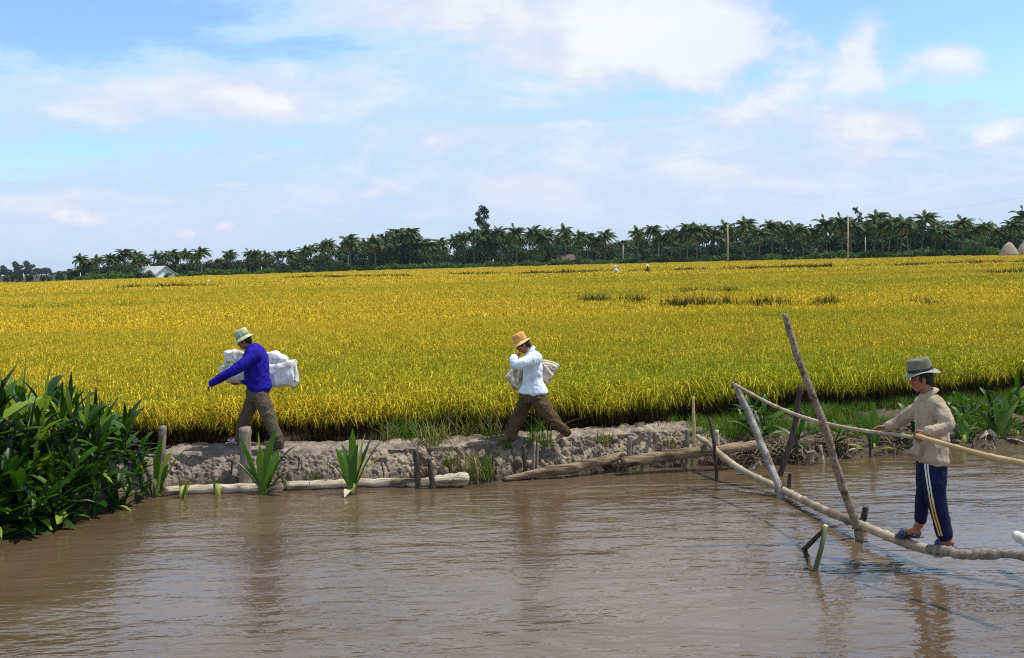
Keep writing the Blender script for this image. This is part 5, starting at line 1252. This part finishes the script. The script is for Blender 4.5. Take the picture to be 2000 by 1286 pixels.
        W2, E2 = Wd / 2, e + .6; lo = he - .35
        mb = MB()
        for s in (-1, 1):
            mb.add([T(-W2, s * E2, lo), T(W2, s * E2, lo), T(W2, 0, hr), T(-W2, 0, hr), T(-W2, s * E2, lo + .1), T(W2, s * E2, lo + .1), T(W2, 0, hr + .1), T(-W2, 0, hr + .1)], [(0, 1, 2, 3), (7, 6, 5, 4), (0, 4, 5, 1), (1, 5, 6, 2), (3, 7, 4, 0)])
        mb.build('roof', roofm, root, smooth=False)
        mb = MB()
        for q in (-.5, .1): mb.box(T(w * q, -e - .02, (FIELD_Z + he) / 2 - .1), w * .28, .06, (he - FIELD_Z) * .75, ang)
        mb.build('door', DARK, root, smooth=False); return root
    house(268, 334, 537, 521, 258, ROOF, WALLW, GABLE, 'white_house', 'white house with a pale sheet roof and light blue gable among the palms', R_(-32), 6.5)
    house(1084, 1122, 507, 498, 290, RUST, DARK, RUST, 'brown_hut', 'small brown roofed hut under the palms at the field edge', R_(12), 4)
    for (x0, x1, yt, lab, dd) in ((1953, 1988, 473, 'grey thatched hut with a steep rounded roof at the far field edge', 196), (1986, 2030, 468, 'second thatched roof cut by the right edge of view', 199)):
        c = P((x0 + x1) / 2, 510, dd); c.z = FIELD_Z; Rr = M(dd) * (x1 - x0) / 2; ht_ = P((x0 + x1) / 2, yt, dd).z
        root = empty('thatched_hut', c, lab, 'hut', 'thatched huts at the right end of the grove'); mb = MB()
        mb.rings([[c + Vector((math.cos(a) * Rr * r * 1.0, math.sin(a) * Rr * r, (ht_ - c.z) * z)) for a in np.linspace(0, 6.283, 22)[:-1]] for r, z in ((1.05, .22), (1.0, .32), (.72, .62), (.38, .88), (.08, 1.0))]); mb.build('thatched_roof', THATCH, root)
        mb = MB(); mb.rings([[c + Vector((math.cos(a) * Rr * .85, math.sin(a) * Rr * .85, z)) for a in np.linspace(0, 6.283, 18)[:-1]] for z in (-.1, (ht_ - c.z) * .3)]); mb.build('wall', DARK, root)
    # ---- poles and posts
    POLE = pmat('utility_pole_wood', (.34, .25, .15), (.46, .36, .24), 3, .9, .2, 20, (1, 1, .2)); CONC = pmat('white_concrete', (.62, .60, .58), (.74, .72, .70), 3, .8)
    def upole(px, top, bot, d, wpx, mat, lab, arm=False, group=None, name='utility_pole'):
        b = P(px, bot, d); b.z = FIELD_Z - .3; t = P(px + (-1 if arm else 0), top, d); root = empty(name, (b.x, b.y, FIELD_Z), lab, 'pole', group)
        mb = MB(); r = wpx / 2 * M(d); mb.tube([b, (b + t) / 2, t], [r, r * .9, r * .75], 8); mb.build('shaft', mat, root)
        if arm:
            mb = MB(); mb.box(t + Vector((0, 0, -.35)), 1.1, .1, .1, .9); mb.build('crossarm', mat, root)
            for s in (-.45, .45):
                mb = MB(); q = t + Vector((s * math.cos(.9), s * math.sin(.9), -.3)); mb.tube([q, q + Vector((0, 0, .12)), q + Vector((0, 0, .2))], [.04, .06, .03], 8); mb.build('insulator', CONC, root)
        return t
    a = upole(1422, 439, 511, 205, 3.4, POLE, 'first tall brown pole standing in the far rice, left of the other', True, 'tall poles in the far rice')
    b = upole(1657, 421, 512, 180, 3.8, POLE, 'second tall brown pole standing in the far rice, the taller one', True, 'tall poles in the far rice')
    for px, top, d, lab in ((1217, 478, 274, 'short white post at the small gap in the palms'), (1287, 462, 268, 'taller white post left of the first tall pole'), (1690, 464, 228, 'thin white post right of the second tall pole'), (680, 500, 292, 'white post under the clear standing palm'), (394, 514, 274, 'thin pale post at the gap right of the white house'), (511, 521, 284, 'short white post in the row right of the gap'), (157, 533, 240, 'thin grey post at the left end of the palm row'), (46, 534, 330, 'thin grey post before the hazy far trees'), (963, 506, 292, 'short pale post among trunks below the leaning tree')):
        upole(px, top, 530, d, 1.5, CONC, lab, False, 'white posts along the far field edge', 'white_post')
    # wires leaving the second pole to the right
    e = P(2120, 360, 120); mb = MB()
    for o_ in (0, .5):
        pts = [b.lerp(e, t) + Vector((o_, 0, -.3 - 1.2 * 4 * t * (1 - t) * .5)) for t in np.linspace(0, 1, 14)]; mb.tube(pts, .003, 4)
    tag(mb.build('power_line', DARK), 'faint pair of overhead wires running right from the second tall pole', 'wire')
    # pale stubble strip in the far field and small white bundle
    o = MB(); c = P(408, 553, 150); c.z = 1.05; o.ell(c, (Vector((.28, 0, 0)), Vector((0, .2, 0)), Vector((0, 0, .28))), 12, 8); o.ell(c + Vector((.2, 0, -.12)), (Vector((.22, 0, 0)), Vector((0, .2, 0)), Vector((0, 0, .18))), 12, 8)
    tag(o.build('sack', SACKW, None, c), 'tiny white sack lying on the distant rice below the white house', 'sack')
far_side()
# ------------------------------------------------------------------ humid air
def haze():
    m = bpy.data.materials.new('humid_air'); m.use_nodes = True; nt = m.node_tree; nt.nodes.clear(); t = NT(nt)
    out = t.n('ShaderNodeOutputMaterial'); v = t.n('ShaderNodeVolumePrincipled'); v.inputs['Color'].default_value = (.78, .88, 1, 1); v.inputs['Density'].default_value = .00010; v.inputs['Anisotropy'].default_value = .3
    nt.links.new(v.outputs[0], out.inputs['Volume'])
    mb = MB(); mb.box((0, 1200, 13.5), 3400, 3000, 29)
    o = mb.build('haze', m, smooth=False); tag(o, kind='stuff')
haze()
